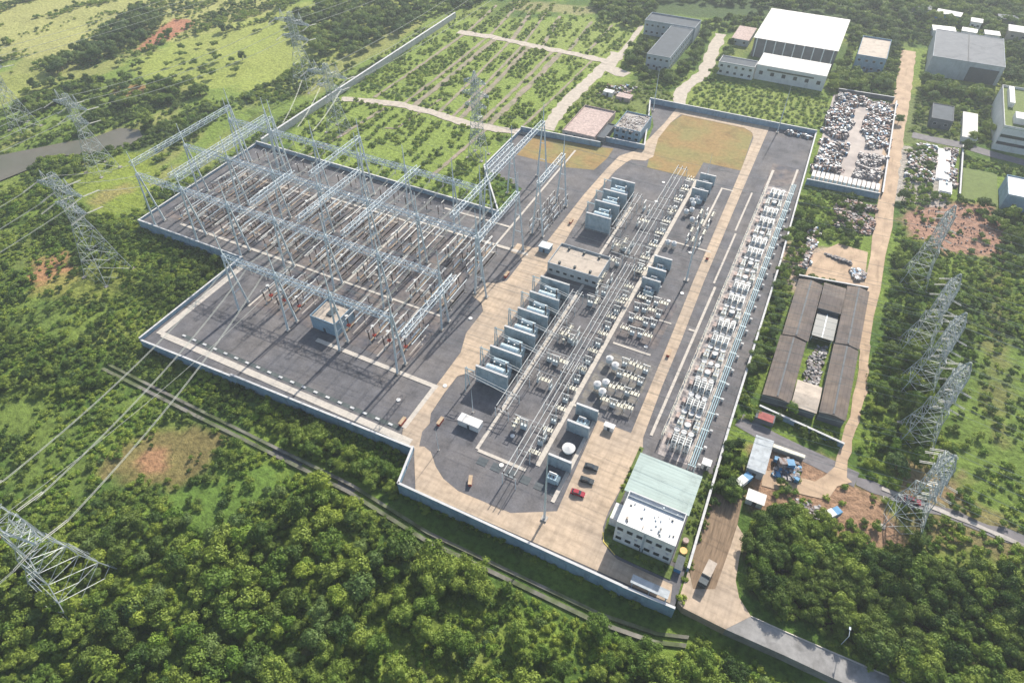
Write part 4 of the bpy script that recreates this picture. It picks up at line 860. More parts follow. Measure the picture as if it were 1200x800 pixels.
# ------------------------------------------------------------------ buildings
def building(name, label, cat, x0, x1, y0, y1, h, wall='wall_white', roof='white_roof', parapet=.6, win=None, rz=0, z=0, over=0, group=None, storeys=1, ww=1.6, wh=1.3, door=True, sides='s'):
    cx, cy = (x0+x1)/2, (y0+y1)/2; r = empty(name, label, cat, (cx, cy, z), rz, group); lx, ly = (x1-x0)/2, (y1-y0)/2
    MB().box(-lx, lx, -ly, ly, -1, h, wall).build('wall', None, r)
    mb = MB(); mb.box(-lx-over, lx+over, -ly-over, ly+over, h, h+.15, roof)
    if parapet:
        for a in ((-lx, lx, -ly, -ly+.25), (-lx, lx, ly-.25, ly), (-lx, -lx+.25, -ly+.25, ly-.25), (lx-.25, lx, -ly+.25, ly-.25)): mb.box(*a, h+.15, h+.15+parapet, wall)
    mb.build('roof', None, r)
    def one(px, z0, side):
        wn = MB(); fr = MB()
        if side == 's': fr.box(px-ww/2-.1, px+ww/2+.1, -ly-.06, -ly, z0-.1, z0+wh+.1, 'wall_cap'); wn.box(px-ww/2, px+ww/2, -ly-.09, -ly-.062, z0, z0+wh, 'glass')
        elif side == 'e': fr.box(lx, lx+.06, px-ww/2-.1, px+ww/2+.1, z0-.1, z0+wh+.1, 'wall_cap'); wn.box(lx+.062, lx+.09, px-ww/2, px+ww/2, z0, z0+wh, 'glass')
        else: fr.box(-lx-.06, -lx, px-ww/2-.1, px+ww/2+.1, z0-.1, z0+wh+.1, 'wall_cap'); wn.box(-lx-.09, -lx-.062, px-ww/2, px+ww/2, z0, z0+wh, 'glass')
        f = fr.build('window', None, r); wn.build('pane', None, f)
    if win:
        for s_ in sides:
            L_ = lx if s_ == 's' else ly; n = win if s_ == 's' else max(1, int(win*ly/lx))
            for st in range(storeys):
                for k in range(n): one(-L_+(2*L_)*(k+.5)/n, h/storeys*(st+.38), s_)
    if door: MB().box(-.6, .6, -ly-.1, -ly-.065 if not win else -ly-.03, .1, 2.3, 'paint_dark').build('door', None, r) if not win or win % 2 == 0 else None
    return r
cb = building('control_building', 'two storey control building with white roof above the gate', 'building', -16.3, 1.0, 95.6, 106.8, 10.2, 'wall_white', 'white_roof', .7, 6, storeys=2, ww=1.7, wh=1.5)
mb = MB()
for i in range(26): x = rng.uniform(-7.5, 7.5); y = rng.uniform(-4.5, 4.8); mb.box(x, x+rng.uniform(.2, .7), y, y+rng.uniform(.2, .7), 10.35, 10.35+rng.uniform(.15, .7), rng.choice(['paint_dark', 'steel', 'wall_grey', 'roof_tan']))
mb.build('roof_unit', None, cb)
for x in (-7.4, -2.2, 3.0, 7.2): MB().box(x-.4, x+.4, -5.95, -5.62, 5.0, 5.7, 'wall_cap').build('air_conditioner', None, cb)
MB().box(-.3, .3, -5.75, -5.61, 0, 10.2, 'wall_grey').build('downpipe', None, cb)
MB().box(-8.65, 8.65, 3.9, 4.1, 10.36, 10.9, 'wall_grey').build('roof_kerb', None, cb)
MB().box(-11.6, -8.66, -1.5, 4.2, -.5, 4.2, 'wall_white').build('porch', None, cb)
gb = building('switchgear_hall', 'hall with pale green ribbed roof behind the control building', 'building', -17.6, 1.2, 107.4, 121.6, 9.6, 'wall_white', 'roof_green', 0, None, over=.4)
MB().box(8.6, 9.9, -7.4, 7.4, 9.76, 9.9, 'roof_green').build('gutter', None, gb)
rb = building('relay_building', 'tan roofed relay building between the two firewall banks', 'building', -85.3, -62.3, 199.6, 214.5, 4.8, 'wall_grey', 'roof_tan', .9, 7, wh=1.2)
mb = MB()
for x in (-7, 0, 7):
    for y in (-5, 5.5): mb.box(x-.5, x+.5, y-.5, y+.5, 4.95, 6.0, 'paint_dark')
mb.build('roof_vent', None, rb)
rb2 = building('relay_building', 'small tan roofed relay building inside the front gantry bays', 'building', -154.6, -142.6, 128, 139.6, 5.6, 'wall_paint', 'roof_tan', .9, None)
MB().box(-1, 1.6, -2, 2.5, 5.76, 6.3, 'paint_dark').build('roof_vent', None, rb2)
# gate canopy
M['roof_shed'] = stain(mat('roof_shed', (.40, .43, .45), .9, .2, .5), .4, k=.3)
gc = empty('gate_canopy', 'long white canopy over the gate at the south fence', 'canopy', (-1.6, 85.4, 0))
MB().box(-5.6, 5.2, -1.3, 1.3, 3.0, 3.2, 'roof_shed').build('roof', None, gc)
for x in (-5, 0, 4.8): MB().cyl(x, -1, .1, 3.0, .15, 'steel', 6).build('post', None, gc); MB().cyl(x, 1.2, .1, 3.0, .15, 'steel', 6).build('post', None, gc)
# planted beds round the control building
M['bed'] = mat('bed', (.10, .14, .035), .95, .4, .8, bump=.8)
struct(MB().prism([(-19.4, 96.5), (-18.2, 94), (-14, 91.6), (-12, 91.3), (2.6, 91.2), (2.8, 95.4), (-16.6, 95.5), (-16.6, 106), (-19.8, 106), (-20.2, 101)], .02, .24, 'bed'), 'flower_bed')
struct(MB().box(-20, -18.6, 108, 131, .02, .24, 'bed'), 'flower_bed'); struct(MB().box(1.6, 5.4, 97, 131, .02, .12, 'bed'), 'flower_bed')
struct(MB().prism([(-19.6, 96.5), (-18.4, 93.8), (-14, 91.4), (-14, 91.2), (-18.6, 93.6), (-19.9, 96.5)], .02, .3, mat('kerb_yellow', (.62, .5, .12), .7, .1, 1.)), 'kerb')
def car(x, y, rz, m, label, cat='car', nm='parked_car', s=1., z=.13):
    r = empty(nm, label, cat, (x, y, z), rz, 'cars in the control building car park' if cat == 'car' and x < 0 else None)
    mb = MB(); pts = [(-2.25, .35), (2.25, .35), (2.3, .75), (1.5, .98), (.85, 1.02), (-2.15, 1.05), (-2.3, .8)]
    vs = [(px*s, -.88*s, pz*s) for px, pz in pts]+[(px*s, .88*s, pz*s) for px, pz in pts]; n = len(pts)
    mb.add(vs, [tuple(range(n)), tuple(range(n, 2*n))[::-1]]+[(i, n+i, n+(i+1) % n, (i+1) % n) for i in range(n)], m); mb.build('body', None, r)
    mb = MB(); mb.add([(a*s, b_*s, c*s) for a, b_, c in ((-1.95, -.8, 1.03), (1.0, -.8, 1.03), (1.0, .8, 1.03), (-1.95, .8, 1.03), (-1.45, -.66, 1.5), (.25, -.66, 1.5), (.25, .66, 1.5), (-1.45, .66, 1.5))], [(0, 1, 5, 4), (1, 2, 6, 5), (2, 3, 7, 6), (3, 0, 4, 7)], 'glass'); mb.build('window', None, r)
    MB().box(-1.45*s, .25*s, -.66*s, .66*s, 1.49*s, 1.54*s, m).build('roof', None, r)
    for a in (-1.4, 1.4):
        for b_ in (-.82, .82): MB().bar((a*s, (b_-.1)*s, .33*s), (a*s, (b_+.1)*s, .33*s), .33*s, 'rubber', 10).build('wheel', None, r)
    for b_ in (-.6, .6): MB().box(2.24*s, 2.33*s, (b_-.18)*s, (b_+.18)*s, .6*s, .76*s, 'wall_white').build('headlight', None, r)
    return r
car(-31.4, 116, .12, 'car_dark', 'dark car nearest the open coil cell, farthest of the three')
car(-30.8, 110.7, .1, 'car_dark', 'dark car in the middle of the three parked cars')
car(-31.6, 105.2, .1, 'car_red', 'dark red car nearest the south fence')
def truck(x, y, rz, label, cab='wall_white', box_='roof_grey', L_=9., nm='truck', z=.15, group=None):
    r = empty(nm, label, 'truck', (x, y, z), rz, group)
    MB().box(-L_/2, L_/2-2.6, -1.25, 1.25, 1.2, 3.5, box_).box(-L_/2, L_/2-.4, -.5, .5, .7, 1.2, 'paint_dark').build('cargo_box', None, r)
    c = MB().box(L_/2-2.3, L_/2, -1.2, 1.2, .7, 2.9, cab).build('cab', None, r); MB().box(L_/2+.002, L_/2+.05, -1.05, 1.05, 1.8, 2.6, 'glass').build('windscreen', None, c)
    for a in (-L_/2+1.2, -L_/2+2.6, L_/2-1.3):
        for b_ in (-1.1, 1.1): MB().bar((a, b_-.15, .5), (a, b_+.15, .5), .5, 'rubber', 10).build('wheel', None, r)
    return r
truck(11.4, 96.5, -1.7, 'grey truck parked where the rutted apron meets the white road', 'paint_dark', 'roof_tan', 7.5)
# water tanks behind the fence
for x, y, r_, m, lb in [(3.2, 104.5, .9, 'pink_rubble', 'orange round well cover beside the control building'), (3.5, 101, 1.1, 'orange', 'orange lidded tank beside the control building')]:
    tag(MB().cyl(x, y, .05, 1.2, r_, m, 12).build('tank'), lb, 'tank')
tag(MB().box(2.6, 4.6, 94.2, 98.6, .05, 2.0, 'blue_paint').box(2.5, 4.7, 94.1, 98.7, 2.0, 2.15, 'paint_dark').build('water_tank'), 'dark blue box tank beside the control building', 'tank')
# ------------------------------------------------------------------ beyond the walls: north west houses
building('ruined_house', 'ruined roofless tan house by the north wall', 'house', -127, -108, 311, 344, 3.2, 'pink_rubble', 'pink_rubble', .8, 4, door=False)
building('open_shed', 'dark open shed built against the ruined tan house', 'shed', -107.4, -103, 313, 330, 3.0, 'wall_dark', 'roof_slate', .5, None)
building('derelict_house', 'derelict blue walled house with flat debris strewn roof', 'house', -101, -86, 322, 342, 6.0, 'wall_paint', 'concrete_old', .7, 4, storeys=2, door=False)
r = building('office_block', 'L shaped grey roofed office block among trees, tall wing', 'building', -114.5, -99, 417, 470, 9, 'wall_grey', 'roof_slate', .3, 4, storeys=2, sides='sew')
building('office_wing', 'rear wing with white roof edge behind the grey office block', 'building', -134, -98, 471, 487, 9, 'wall_grey', 'roof_slate', .9, 9, storeys=2)
building('white_hut', 'small pale hut beside the office block drive', 'hut', -125, -119, 368, 372, 2.6, 'wall_white', 'white_roof', 0, None)
building('pink_hut', 'low pink rubble hut by the farm track', 'hut', -116, -107, 366, 372, 2.2, 'pink_rubble', 'pink_rubble', 0, None)
# warehouses to the north east
wh = building('warehouse', 'largest warehouse with brilliant white roof and open front', 'warehouse', -57, -5.5, 466, 524, 12, 'wall_dark', 'roof_bright', 0, None, door=False, over=.8)
for i in range(9): MB().box(-24+i*6-.3, -24+i*6+.3, -29.6, -29.02, 0, 12, 'steel').build('column', None, wh)
w2 = building('warehouse', 'lower white roofed hall in front of the largest warehouse', 'warehouse', -47.5, -6, 431.5, 451, 9, 'wall_white', 'roof_bright', 0, 6, wh=2.2, ww=2.2, door=False)
MB().box(-14, 14, -9.95, -9.8, 6.3, 7.2, 'glass').build('window_band', None, w2)
building('long_shed', 'long grey white wing left of the lower white hall', 'shed', -70.5, -48, 428.5, 439, 7.5, 'wall_white', 'roof_slate', .5, 5, storeys=2, wh=1.4, door=False)
w3 = building('warehouse', 'big grey ribbed roof warehouse by the head of the dirt road', 'warehouse', 48.8, 88.8, 484, 533, 11.5, 'wall_grey', 'roof_grey', .25, None, door=False)
MB().box(2, 18, -24.9, -24.55, 0, 9, 'paint_dark').build('entrance', None, w3); MB().box(-.3, .1, -24.4, 24.4, 11.66, 12.1, 'wall_dark').build('ridge', None, w3)
building('blue_house', 'two storey blue grey house between warehouses', 'house', 6.5, 24, 472, 506, 9, 'wall_paint', 'roof_tan', .8, 4, storeys=2)
building('tan_shed', 'old tan roofed shed left of the largest warehouse', 'shed', -74, -62, 480, 505, 4, 'wall_grey', 'pink_rubble', 0, 2, door=False)
building('small_house', 'small dark roofed house on the lawn east of the dirt road', 'house', 54, 65, 411, 431, 5, 'wall_dark', 'roof_slate', .3, 2)
building('white_shed', 'narrow bright white roofed shed east of the small dark house', 'shed', 70.5, 78, 400, 432, 3, 'wall_white', 'roof_bright', 0, None)
R1 = building('grey_hall', 'tall grey hall with parapet roof at the right edge', 'building', 86, 135, 399.5, 453, 12, 'wall_white', 'lawn', 1.2, None, door=False)
for z_ in (3, 7): MB().box(-24, 24, -26.86, -26.76, z_, z_+1.6, 'glass').build('window_band', None, R1)
MB().box(-20, 0, -20, -12, 12.16, 15.4, 'white_roof').build('roof_unit', None, R1); MB().box(-22, -19.5, 0, 22, 12.16, 14.9, 'white_roof').build('duct', None, R1)
building('blue_hall', 'blue walled hall with pale roof beside the lawn at the right edge', 'building', 88.5, 125, 337, 356, 8, 'blue_paint' if 0 else 'wall_paint', 'white_roof', .5, 4, door=False)
for i, (x0, y0, lx, ly, h, m, rf, lb) in enumerate([(58, 592, 16, 9, 5, 'blue_paint', 'roof_bright', 'blue walled white roofed house in the far village'), (56, 560, 14, 10, 4, 'wall_white', 'white_roof', 'wide pale roofed house in the far village'), (72, 565, 9, 7, 4, 'wall_white', 'white_roof', 'small pale house right of the wide pale roof'),
        (76, 584, 7, 8, 5, 'wall_white', 'roof_bright', 'narrow white house in the far village'), (86, 566, 9, 8, 4, 'wall_white', 'roof_bright', 'white cube house in the far village'), (84, 546, 12, 8, 4, 'wall_white', 'white_roof', 'low white house nearest the grey warehouse'),
        (73, 549, 9, 8, 4, 'wall_grey', 'white_roof', 'low grey house nearest the grey warehouse'), (102, 575, 13, 12, 6, 'roof_tan', 'roof_bright', 'white roofed tan house at the right edge of the village'), (96, 600, 12, 9, 5, 'wall_dark', 'roof_grey', 'grey roofed house at the far corner'), (40, 600, 12, 9, 4, 'wall_grey', 'roof_grey', 'grey roofed house at the left of the far village')]):
    building('village_house', lb, 'house', x0-lx/2, x0+lx/2, y0-ly/2, y0+ly/2, h, m, rf, 0, 2, rz=rng.uniform(-.15, .15), over=.4, group='houses in the far village')
# brown roofed workshops
def ridge_shed(label, x0, x1, y0, y1, h, rise, roof='roof_brown', wall='wall_dark', name='workshop', along='y'):
    r = empty(name, label, 'workshop', (x0, y0, 0)); lx, ly = x1-x0, y1-y0; MB().box(.3, lx-.3, .3, ly-.3, -.5, h, wall).build('wall', None, r)
    mb = MB()
    if along == 'y': V = [(0, 0, h), (lx/2, 0, h+rise), (lx, 0, h), (0, ly, h), (lx/2, ly, h+rise), (lx, ly, h)]
    else: V = [(0, 0, h), (0, ly/2, h+rise), (0, ly, h), (lx, 0, h), (lx, ly/2, h+rise), (lx, ly, h)]
    mb.add(V, [(0, 1, 4, 3), (1, 2, 5, 4), (0, 2, 1), (3, 4, 5), (0, 3, 5, 2)], roof); mb.build('roof', None, r)
    if along == 'y': MB().box(lx/2-.3, lx/2+.3, .5, ly-.5, h+rise-.12, h+rise+.18, 'wall_dark').build('ridge_cap', None, r)
    return r
ridge_shed('upper half of the left brown roofed workshop wing', 12, 21.5, 201, 237, 4.5, 1.0)
ridge_shed('lower half of the left brown roofed workshop wing', 11.5, 21, 168, 200.6, 4.2, 1.0)
ridge_shed('upper half of the right brown roofed workshop wing', 30.5, 39, 205, 241, 4.5, 1.0)
ridge_shed('lower half of the right brown roofed workshop wing', 30.3, 39, 168.5, 204.6, 4.2, 1.0)
ridge_shed('tan brown roof joining the two workshop wings at the top', 21.8, 30.3, 222, 239, 4.6, .8, along='x')
ridge_shed('small tan roof closing the workshop court at the bottom', 21.3, 29.8, 168, 181, 3.6, .6, 'roof_tan', along='x')
tag(MB().box(22.2, 30, 207, 221.5, 3.0, 3.2, 'paint_dark').box(22.4, 22.6, 207.2, 207.4, 0, 3, 'steel').box(29.5, 29.7, 207.2, 207.4, 0, 3, 'steel').box(25.8, 26.1, 207, 221.4, 3.2, 3.35, 'steel_blue').build('courtyard_canopy'), 'dark glassy canopy in the workshop court', 'canopy')
# buildings of the red soil yard
M['red_dull'] = mat('red_dull', (.30, .10, .09), .9, .3, 1.)

building('yard_shed', 'pale grey roofed shed at the left of the red soil yard', 'shed', 13.6, 18.8, 135.8, 149.4, 4, 'wall_grey', 'roof_shed', 0, None, over=.3)
building('yard_shed', 'pale tent roof at the edge of the dark wood by the yard', 'shed', 16, 21, 125.4, 129, 2.6, 'wall_white', 'roof_bright', 0, None, over=.3)
tag(MB().box(19.4, 29.5, 148.8, 150.2, 1.6, 2.2, 'cream').box(19.6, 29.3, 149, 150, 0, 1.6, 'concrete_old').build('yard_wall'), 'cream topped wall along the top of the red soil yard', 'wall')
tag(MB().box(11.5, 17.8, 154.5+4, 162.0, 0, 2.4, 'wall_dark').box(12.3, 17.4, 158.3, 161.6, 2.4, 2.6, 'red_dull').build('red_roof_shed'), 'small red roofed shed by the grey lane', 'shed')
car(62, 148.6, .05, 'car_red', 'red pickup on the grey lane by the pylons', 'pickup', 'pickup_truck', 1.05, .3)
truck(24.5, 147.5-3.4, .4, 'blue truck among machines in the red soil yard', 'blue_paint', 'scrap', 5)
truck(40, 131.6, .9, 'blue and white truck at the edge of the dark wood', 'blue_paint', 'wall_white', 6.4)
truck(13.6, 131.6, 1.1, 'long white and blue truck behind the pale tent', 'blue_paint', 'white_roof', 6.4)
# trailers in a row
for i in range(15):
    x = 4.6+i*2.15; yy = 327.5-.25*0+i*.05
    t_ = empty('trailer', f'white trailer in the row by the blue wall, {ORD[i]} from the substation', 'trailer', (x, yy, .1), math.pi/2, 'white trailers in a row')
    MB().box(-3, 3, -.8, .8, 1.0, 2.6, 'roof_bright').build('box', None, t_); MB().box(-3, 3, -.5, .5, .6, 1.0, 'paint_dark').build('chassis', None, t_)
    for a in (-2, 2): MB().bar((a, -.8, .4), (a, .8, .4), .4, 'rubber', 8).build('wheel', None, t_)
wall_run((2.5, 319.5), (36, 321.5), -.3, 3.2, 'blue wall below the row of white trailers')
wall_run((37.4, 325), (35.6, 432), -.3, 2.2, 'dark grey wall between scrap yard and dirt road', m='wall_dark')
wall_run((3, 434), (34, 436), -.3, 2.4, 'grey wall at the top of the scrap yard', m='wall_dark')
wall_run((71.6, 392), (71, 340), -.3, 2.2, 'dark wall between white tarps and the lawn', m='wall_dark')
wall_run((12, 241.8), (38.5, 246), -.3, 2.8, 'teal wall between brown workshops and dirt yard', m='paint_dark')
wall_run((12, 164.4), (40, 160.5), -.3, 2.2, 'wall below the brown workshops')
struct(MB().sheet([(72.4, 337), (88, 338), (88, 371), (72.6, 370)], .12+.6, 'lawn'), 'lawn')
struct(MB().sheet([(4, 326), (36.6, 328), (35.2, 431), (1, 430)], .03, mat('yard_floor', (.42, .37, .335), .9, .15, .2, c2=(.33, .29, .27), scale2=.08)), 'yard_floor')
struct(MB().sheet([(14, 246), (37.5, 250), (36.5, 275), (24, 276), (14.5, 262)], .04, 'dirt'), 'yard_floor')
# scrap heaps: nobody could count the pieces
def heap(name, polys, n, hmax, label, m=('scrap', 'scrap_pale'), smin=.25, smax=1.0, z=0):
    mb = MB(); n = int(n*3.4); smin *= .8; smax *= .72
    for poly in polys:
        xs = [p[0] for p in poly]; ys = [p[1] for p in poly]; k = 0; tries = 0; wide = min(max(xs)-min(xs), max(ys)-min(ys)) > 9
        while k < n and tries < n*14:
            tries += 1; x, y = rng.uniform(min(xs), max(xs)), rng.uniform(min(ys), max(ys))
            if sdist(np.array([x]), np.array([y]), poly)[0]+(vnoise(x, y, 5)-.5)*(8 if wide else 3)+(vnoise(x, y, 2.2)-.5)*(3 if wide else 1) < (.9 if wide else .2): continue
            k += 1; s = rng.uniform(smin, smax); a = rng.uniform(0, 3.14); h = rng.uniform(.3, hmax)*(.35+vnoise(x+9, y, 4)*1.1); c, d = math.cos(a), math.sin(a); l2 = s*rng.uniform(.4, 1.3); zz = z+hz(x, y)
            mb.prism([(x+c*s-d*l2, y+d*s+c*l2), (x-c*s-d*l2, y-d*s+c*l2), (x-c*s+d*l2, y-d*s-c*l2), (x+c*s+d*l2, y+d*s-c*l2)], zz, zz+h, rng.choice(m))
    return tag(mb.build(name), label, name.replace('_', ' '), None, 'stuff')
M['scrap_rust'] = mat('scrap_rust', (.22, .13, .10), .9, .5, 1.)
M['scrap_dark'] = mat('scrap_dark', (.10, .10, .115), .6, .5, 1.)
ms = ('scrap', 'scrap_pale', 'scrap_dark', 'scrap', 'steel', 'scrap_dark', 'scrap_pale', 'scrap_rust', 'paint_grey', 'scrap', 'pink_rubble', 'scrap', 'scrap_rust', 'blue_paint', 'scrap_dark', 'pink_rubble')
heap('scrap_heap', [[(2, 374), (16.5, 376), (15, 420), (1, 420)]], 240, 2.2, 'dark mixed scrap piled at the upper left of the grey yard', ms)
heap('scrap_heap', [[(22.5, 370), (37, 372), (36, 430), (21, 430)]], 260, 2.2, 'scrap piled along the right wall of the grey yard', ms)
heap('scrap_heap', [[(2.5, 333), (18, 334), (16, 368), (2, 369)]], 260, 2.4, 'dark and white scrap at the lower left of the grey yard', ms)
heap('scrap_heap', [[(23, 333), (37, 335), (36.5, 366), (24, 366)]], 200, 2.4, 'pale scrap at the lower right of the grey yard', ('scrap', 'scrap_pale', 'scrap_pale'))
heap('scrap_heap', [[(3, 421), (30, 423), (30, 431), (3, 430)]], 140, 2.2, 'row of machine wrecks along the top of the grey yard', ms)
heap('rubble', [[(20, 285), (37, 288), (36.5, 314), (18, 314)]], 230, 1.8, 'brown rubble and tyres beside the dirt road', ('scrap_rust', 'scrap', 'scrap_dark', 'pink_rubble'))
heap('scrap_heap', [[(24, 262), (37, 262), (36.8, 248), (30, 248), (32, 256)]], 110, 1.6, 'black and white scrap at the right of the dirt yard', ms)
heap('scrap_heap', [[(11.5, 250), (15, 250), (16, 276), (20, 284), (10, 282)]], 130, 1.6, 'grey scrap along the left of the dirt yard', ms)
heap('scrap_heap', [[(18, 268), (32, 263), (33, 260.5), (18, 264)]], 50, 1.2, 'curved line of tyres across the dirt yard', ('scrap_dark', 'scrap_dark', 'scrap'), .3, .7)
heap('scrap_heap', [[(47.5, 345), (60, 347), (59, 390), (46.5, 388)]], 260, 1.8, 'grey pink junk east of the dirt road', ms)
heap('scrap_heap', [[(63, 348), (70, 349), (70, 388), (64, 387)]], 90, 1.6, 'dark machines on the white concrete by the lawn wall', ms)
heap('rubble', [[(52, 295), (95, 295), (92, 330), (54, 330)]], 60, .7, 'low rubble scattered over the red soil', ('scrap_rust', 'scrap_rust', 'scrap_dark'), .2, .6)
heap('scrap_heap', [[(20, 137.5), (29, 141), (27, 147), (19.5, 147)]], 60, 1.8, 'machines and blue parts in the red soil yard', ('scrap_dark', 'scrap', 'blue_paint', 'scrap_pale'), .3, 1.1)
heap('scrap_heap', [[(29, 127.5), (38, 130), (37, 134), (30, 134)]], 40, 1.2, 'white junk at the edge of the dark wood', ('scrap_pale', 'scrap'), .2, .9)
heap('rubble', [[(23.2, 183), (29, 183), (28.6, 206), (25, 206)]], 70, 1.2, 'junk and white bags in the workshop court', ('scrap_pale', 'scrap_dark', 'scrap'), .3, .8)
heap('rubble', [[(-17, 367.4), (-2, 367.4), (-2, 371.6), (-17, 371.6)]], 70, 1.8, 'grey white crates stacked inside the north wall', ms, .3, .9)
heap('rubble', [[(-130, 366), (-108, 368), (-106, 386), (-122, 388)]], 50, 1.4, 'white and red debris beside the farm track', ms)
heap('rubble', [[(-101, 321), (-86, 321), (-86, 343), (-101, 343)]], 90, .5, 'loose debris on the roof of the derelict blue house', ('scrap', 'scrap_pale', 'concrete_old'), .3, .9, 6.2)
for i, (x0, x1, y0, y1) in enumerate([(60.2, 66.5, 352, 386), (62, 68, 340, 351)]):
    tag(MB().box(x0, x1, y0, y1, 0, .9, 'white_roof').box(x0+.4, x1-.4, y0+.6, y1-.8, .9, 1.3, 'roof_bright').build('tarpaulin'), ['large white tarpaulin over goods east of the dirt road', 'smaller white tarpaulin at the red soil edge'][i], 'tarpaulin')
# street lamps on the south road
def p_lamp():
    r = empty('street_lamp', 'x', 'street lamp'); MB().cyl(0, 0, 0, 7, .09, 'steel', 6).build('pole', None, r); MB().bar((0, 0, 7), (-1.6, 0, 7.4), .07, 'steel', 4).build('arm', None, r); MB().box(-2.3, -1.5, -.22, .22, 7.36, 7.55, 'steel').build('lamp_head', None, r); return Proto(r)
PL = p_lamp(); PL.put((48, 93.8, 0), -1.5, 'street lamp at the wood edge beside the south road'); 
# ------------------------------------------------------------------ lattice pylons
def pylon(label, x, y, H, arms, bw=5., ww=1.5, zw=.62, arm_dir='x', strain=True, z0=None, peaks=True, cage=0., group=None, arm_w=1.1, strings=(-1, 0, 1), slen=5.):
    z0 = hz(x, y) if z0 is None else z0
    r = empty('lattice_pylon', label, 'pylon', (x, y, z0), 0 if arm_dir == 'x' else math.pi/2, group)
    prof = [(0, bw), (H*.18, bw*.76), (H*.34, bw*.56), (H*.48, ww*1.45), (H*zw, ww), (H*.75, ww*.95), (H*.88, ww*.85), (H, ww*.55 if cage == 0 else .25)]
    mb = MB(); rr = .155
    def ring(z, w_): return [Vector((sx*w_, sy*w_, z)) for sx, sy in ((-1, -1), (1, -1), (1, 1), (-1, 1))]
    lv = []
    for (za, wa), (zb, wb) in zip(prof[:-1], prof[1:]):
        n = max(1, round((zb-za)/max(2.2, (wa+wb)*.75)))
        for i in range(n): t_ = i/n; lv.append((za+(zb-za)*t_, wa+(wb-wa)*t_))
    lv.append(prof[-1])
    for (za, wa), (zb, wb) in zip(lv[:-1], lv[1:]):
        A, B = ring(za, wa), ring(zb, wb)
        for k in range(4):
            mb.bar(A[k], B[k], rr, 'steel_tower'); j = (k+1) % 4
            mb.bar(A[k], B[j], rr*.55, 'steel_tower'); mb.bar(A[j], B[k], rr*.55, 'steel_tower'); mb.bar(B[k], B[j], rr*.55, 'steel_tower')
            if za < H*.34:
                m1 = (A[k]+A[j])/2; mb.bar(m1, (A[k]+B[k])/2, rr*.5, 'steel_tower'); mb.bar(m1, (A[j]+B[j])/2, rr*.5, 'steel_tower')
    mb.build('tower_body', None, r)
    [MB().box(sx*bw-.8, sx*bw+.8, sy*bw-.8, sy*bw+.8, -2.5, .4, 'concrete_old').build('footing', None, r) for sx in (-1, 1) for sy in (-1, 1)]
    for z, L_ in arms:
        for s in (-1, 1):
            a = MB(); w_ = ww*.95; n = max(2, round(L_/2.4)); tip = Vector((s*L_, 0, z+.3))
            corners = [Vector((s*w_, -arm_w, z)), Vector((s*w_, arm_w, z)), Vector((s*w_, arm_w, z+2.4)), Vector((s*w_, -arm_w, z+2.4))]
            ends = [Vector((s*L_, -.35*arm_w, z+.1)), Vector((s*L_, .35*arm_w, z+.1)), Vector((s*L_, .3*arm_w, z+.7)), Vector((s*L_, -.3*arm_w, z+.7))]
            pr = corners
            for i in range(1, n+1):
                nx = [c.lerp(e, i/n) for c, e in zip(corners, ends)]
                for k in range(4):
                    a.bar(pr[k], nx[k], rr*.8, 'steel_tower'); j = (k+1) % 4
                    a.bar(pr[k], nx[j], rr*.5, 'steel_tower'); a.bar(nx[k], nx[j], rr*.5, 'steel_tower')
                pr = nx
            ar = a.build('crossarm', None, r)
            if slen:
                st = MB()
                if strain:
                    for d in (-1, 1):
                        st = MB(); st.bar((s*L_-.2, d*.4, z+.1), (s*L_-.2, d*(slen+.4), z-.9), .10, 'porcelain_white', 4); st.bar((s*L_+.35, d*.4, z+.1), (s*L_+.35, d*(slen+.4), z-.9), .10, 'porcelain_white', 4); st.build('insulator_string', None, ar)
                else: st.bar((s*L_, 0, z), (s*L_, 0, z-slen), .10, 'porcelain_white', 4).build('insulator_string', None, ar)
    if strain and slen and 0 in strings:
        st = MB(); z = arms[0][0]
        for d in (-1, 1): MB().bar((-.3, d*(ww+.2), z), (-.3, d*(ww+slen), z-.9), .10, 'porcelain_white', 4).bar((.3, d*(ww+.2), z), (.3, d*(ww+slen), z-.9), .10, 'porcelain_white', 4).build('insulator_string', None, r)
    if peaks:
        zt = arms[0][0]+2.4
        for s in (-1, 1):
            pk = MB(); L_ = arms[0][1]*.55; tip = Vector((s*L_, 0, zt+4.5))
            for c in ((s*(L_-1.6), -.7, zt-.7), (s*(L_-1.6), .7, zt-.7), (s*(L_+1.4), -.5, zt-1.1), (s*(L_+1.4), .5, zt-1.1)): pk.bar(c, tip, rr*.8, 'steel_tower')
            pk.build('earth_wire_peak', None, r)
    return r
PYA = pylon('huge close lattice pylon above the woodland at the lower left', -152, 15, 39, [(36, 13)], 8.6, 3.0, .6, slen=7.0, arm_w=2.4)
mb = MB()
for x in (-12, 0): mb.bar((x, -3.2, 33.6), (x+1.5, -9.5, 32.6), .5, 'orange', 6)
mb.build('jumper_insulator', None, PYA)
pylon('pylon on the slope left of the yard beside the red soil patch', -262, 118, 50, [(43, 13), (34, 9)], 7, 2.0, .55, slen=7)
pylon('pylon standing at the right end of the pond', -337, 177, 42, [(36, 12), (28, 8)], 6, 1.7, .55, slen=6)
pylon('pylon at the left end of the pond, partly out of view', -420, 190, 44, [(38, 12)], 6, 1.7, .55, slen=6)
pylon('tall pylon in the bushes at the top left of the crop plots', -303, 305, 46, [(40, 13), (31, 10)], 6.5, 1.9, .55, slen=6)
pylon('pylon straddling the long pale wall beside the crop plots', -244, 262, 38, [(32, 13), (25, 8)], 5, 1.7, .55, slen=6)
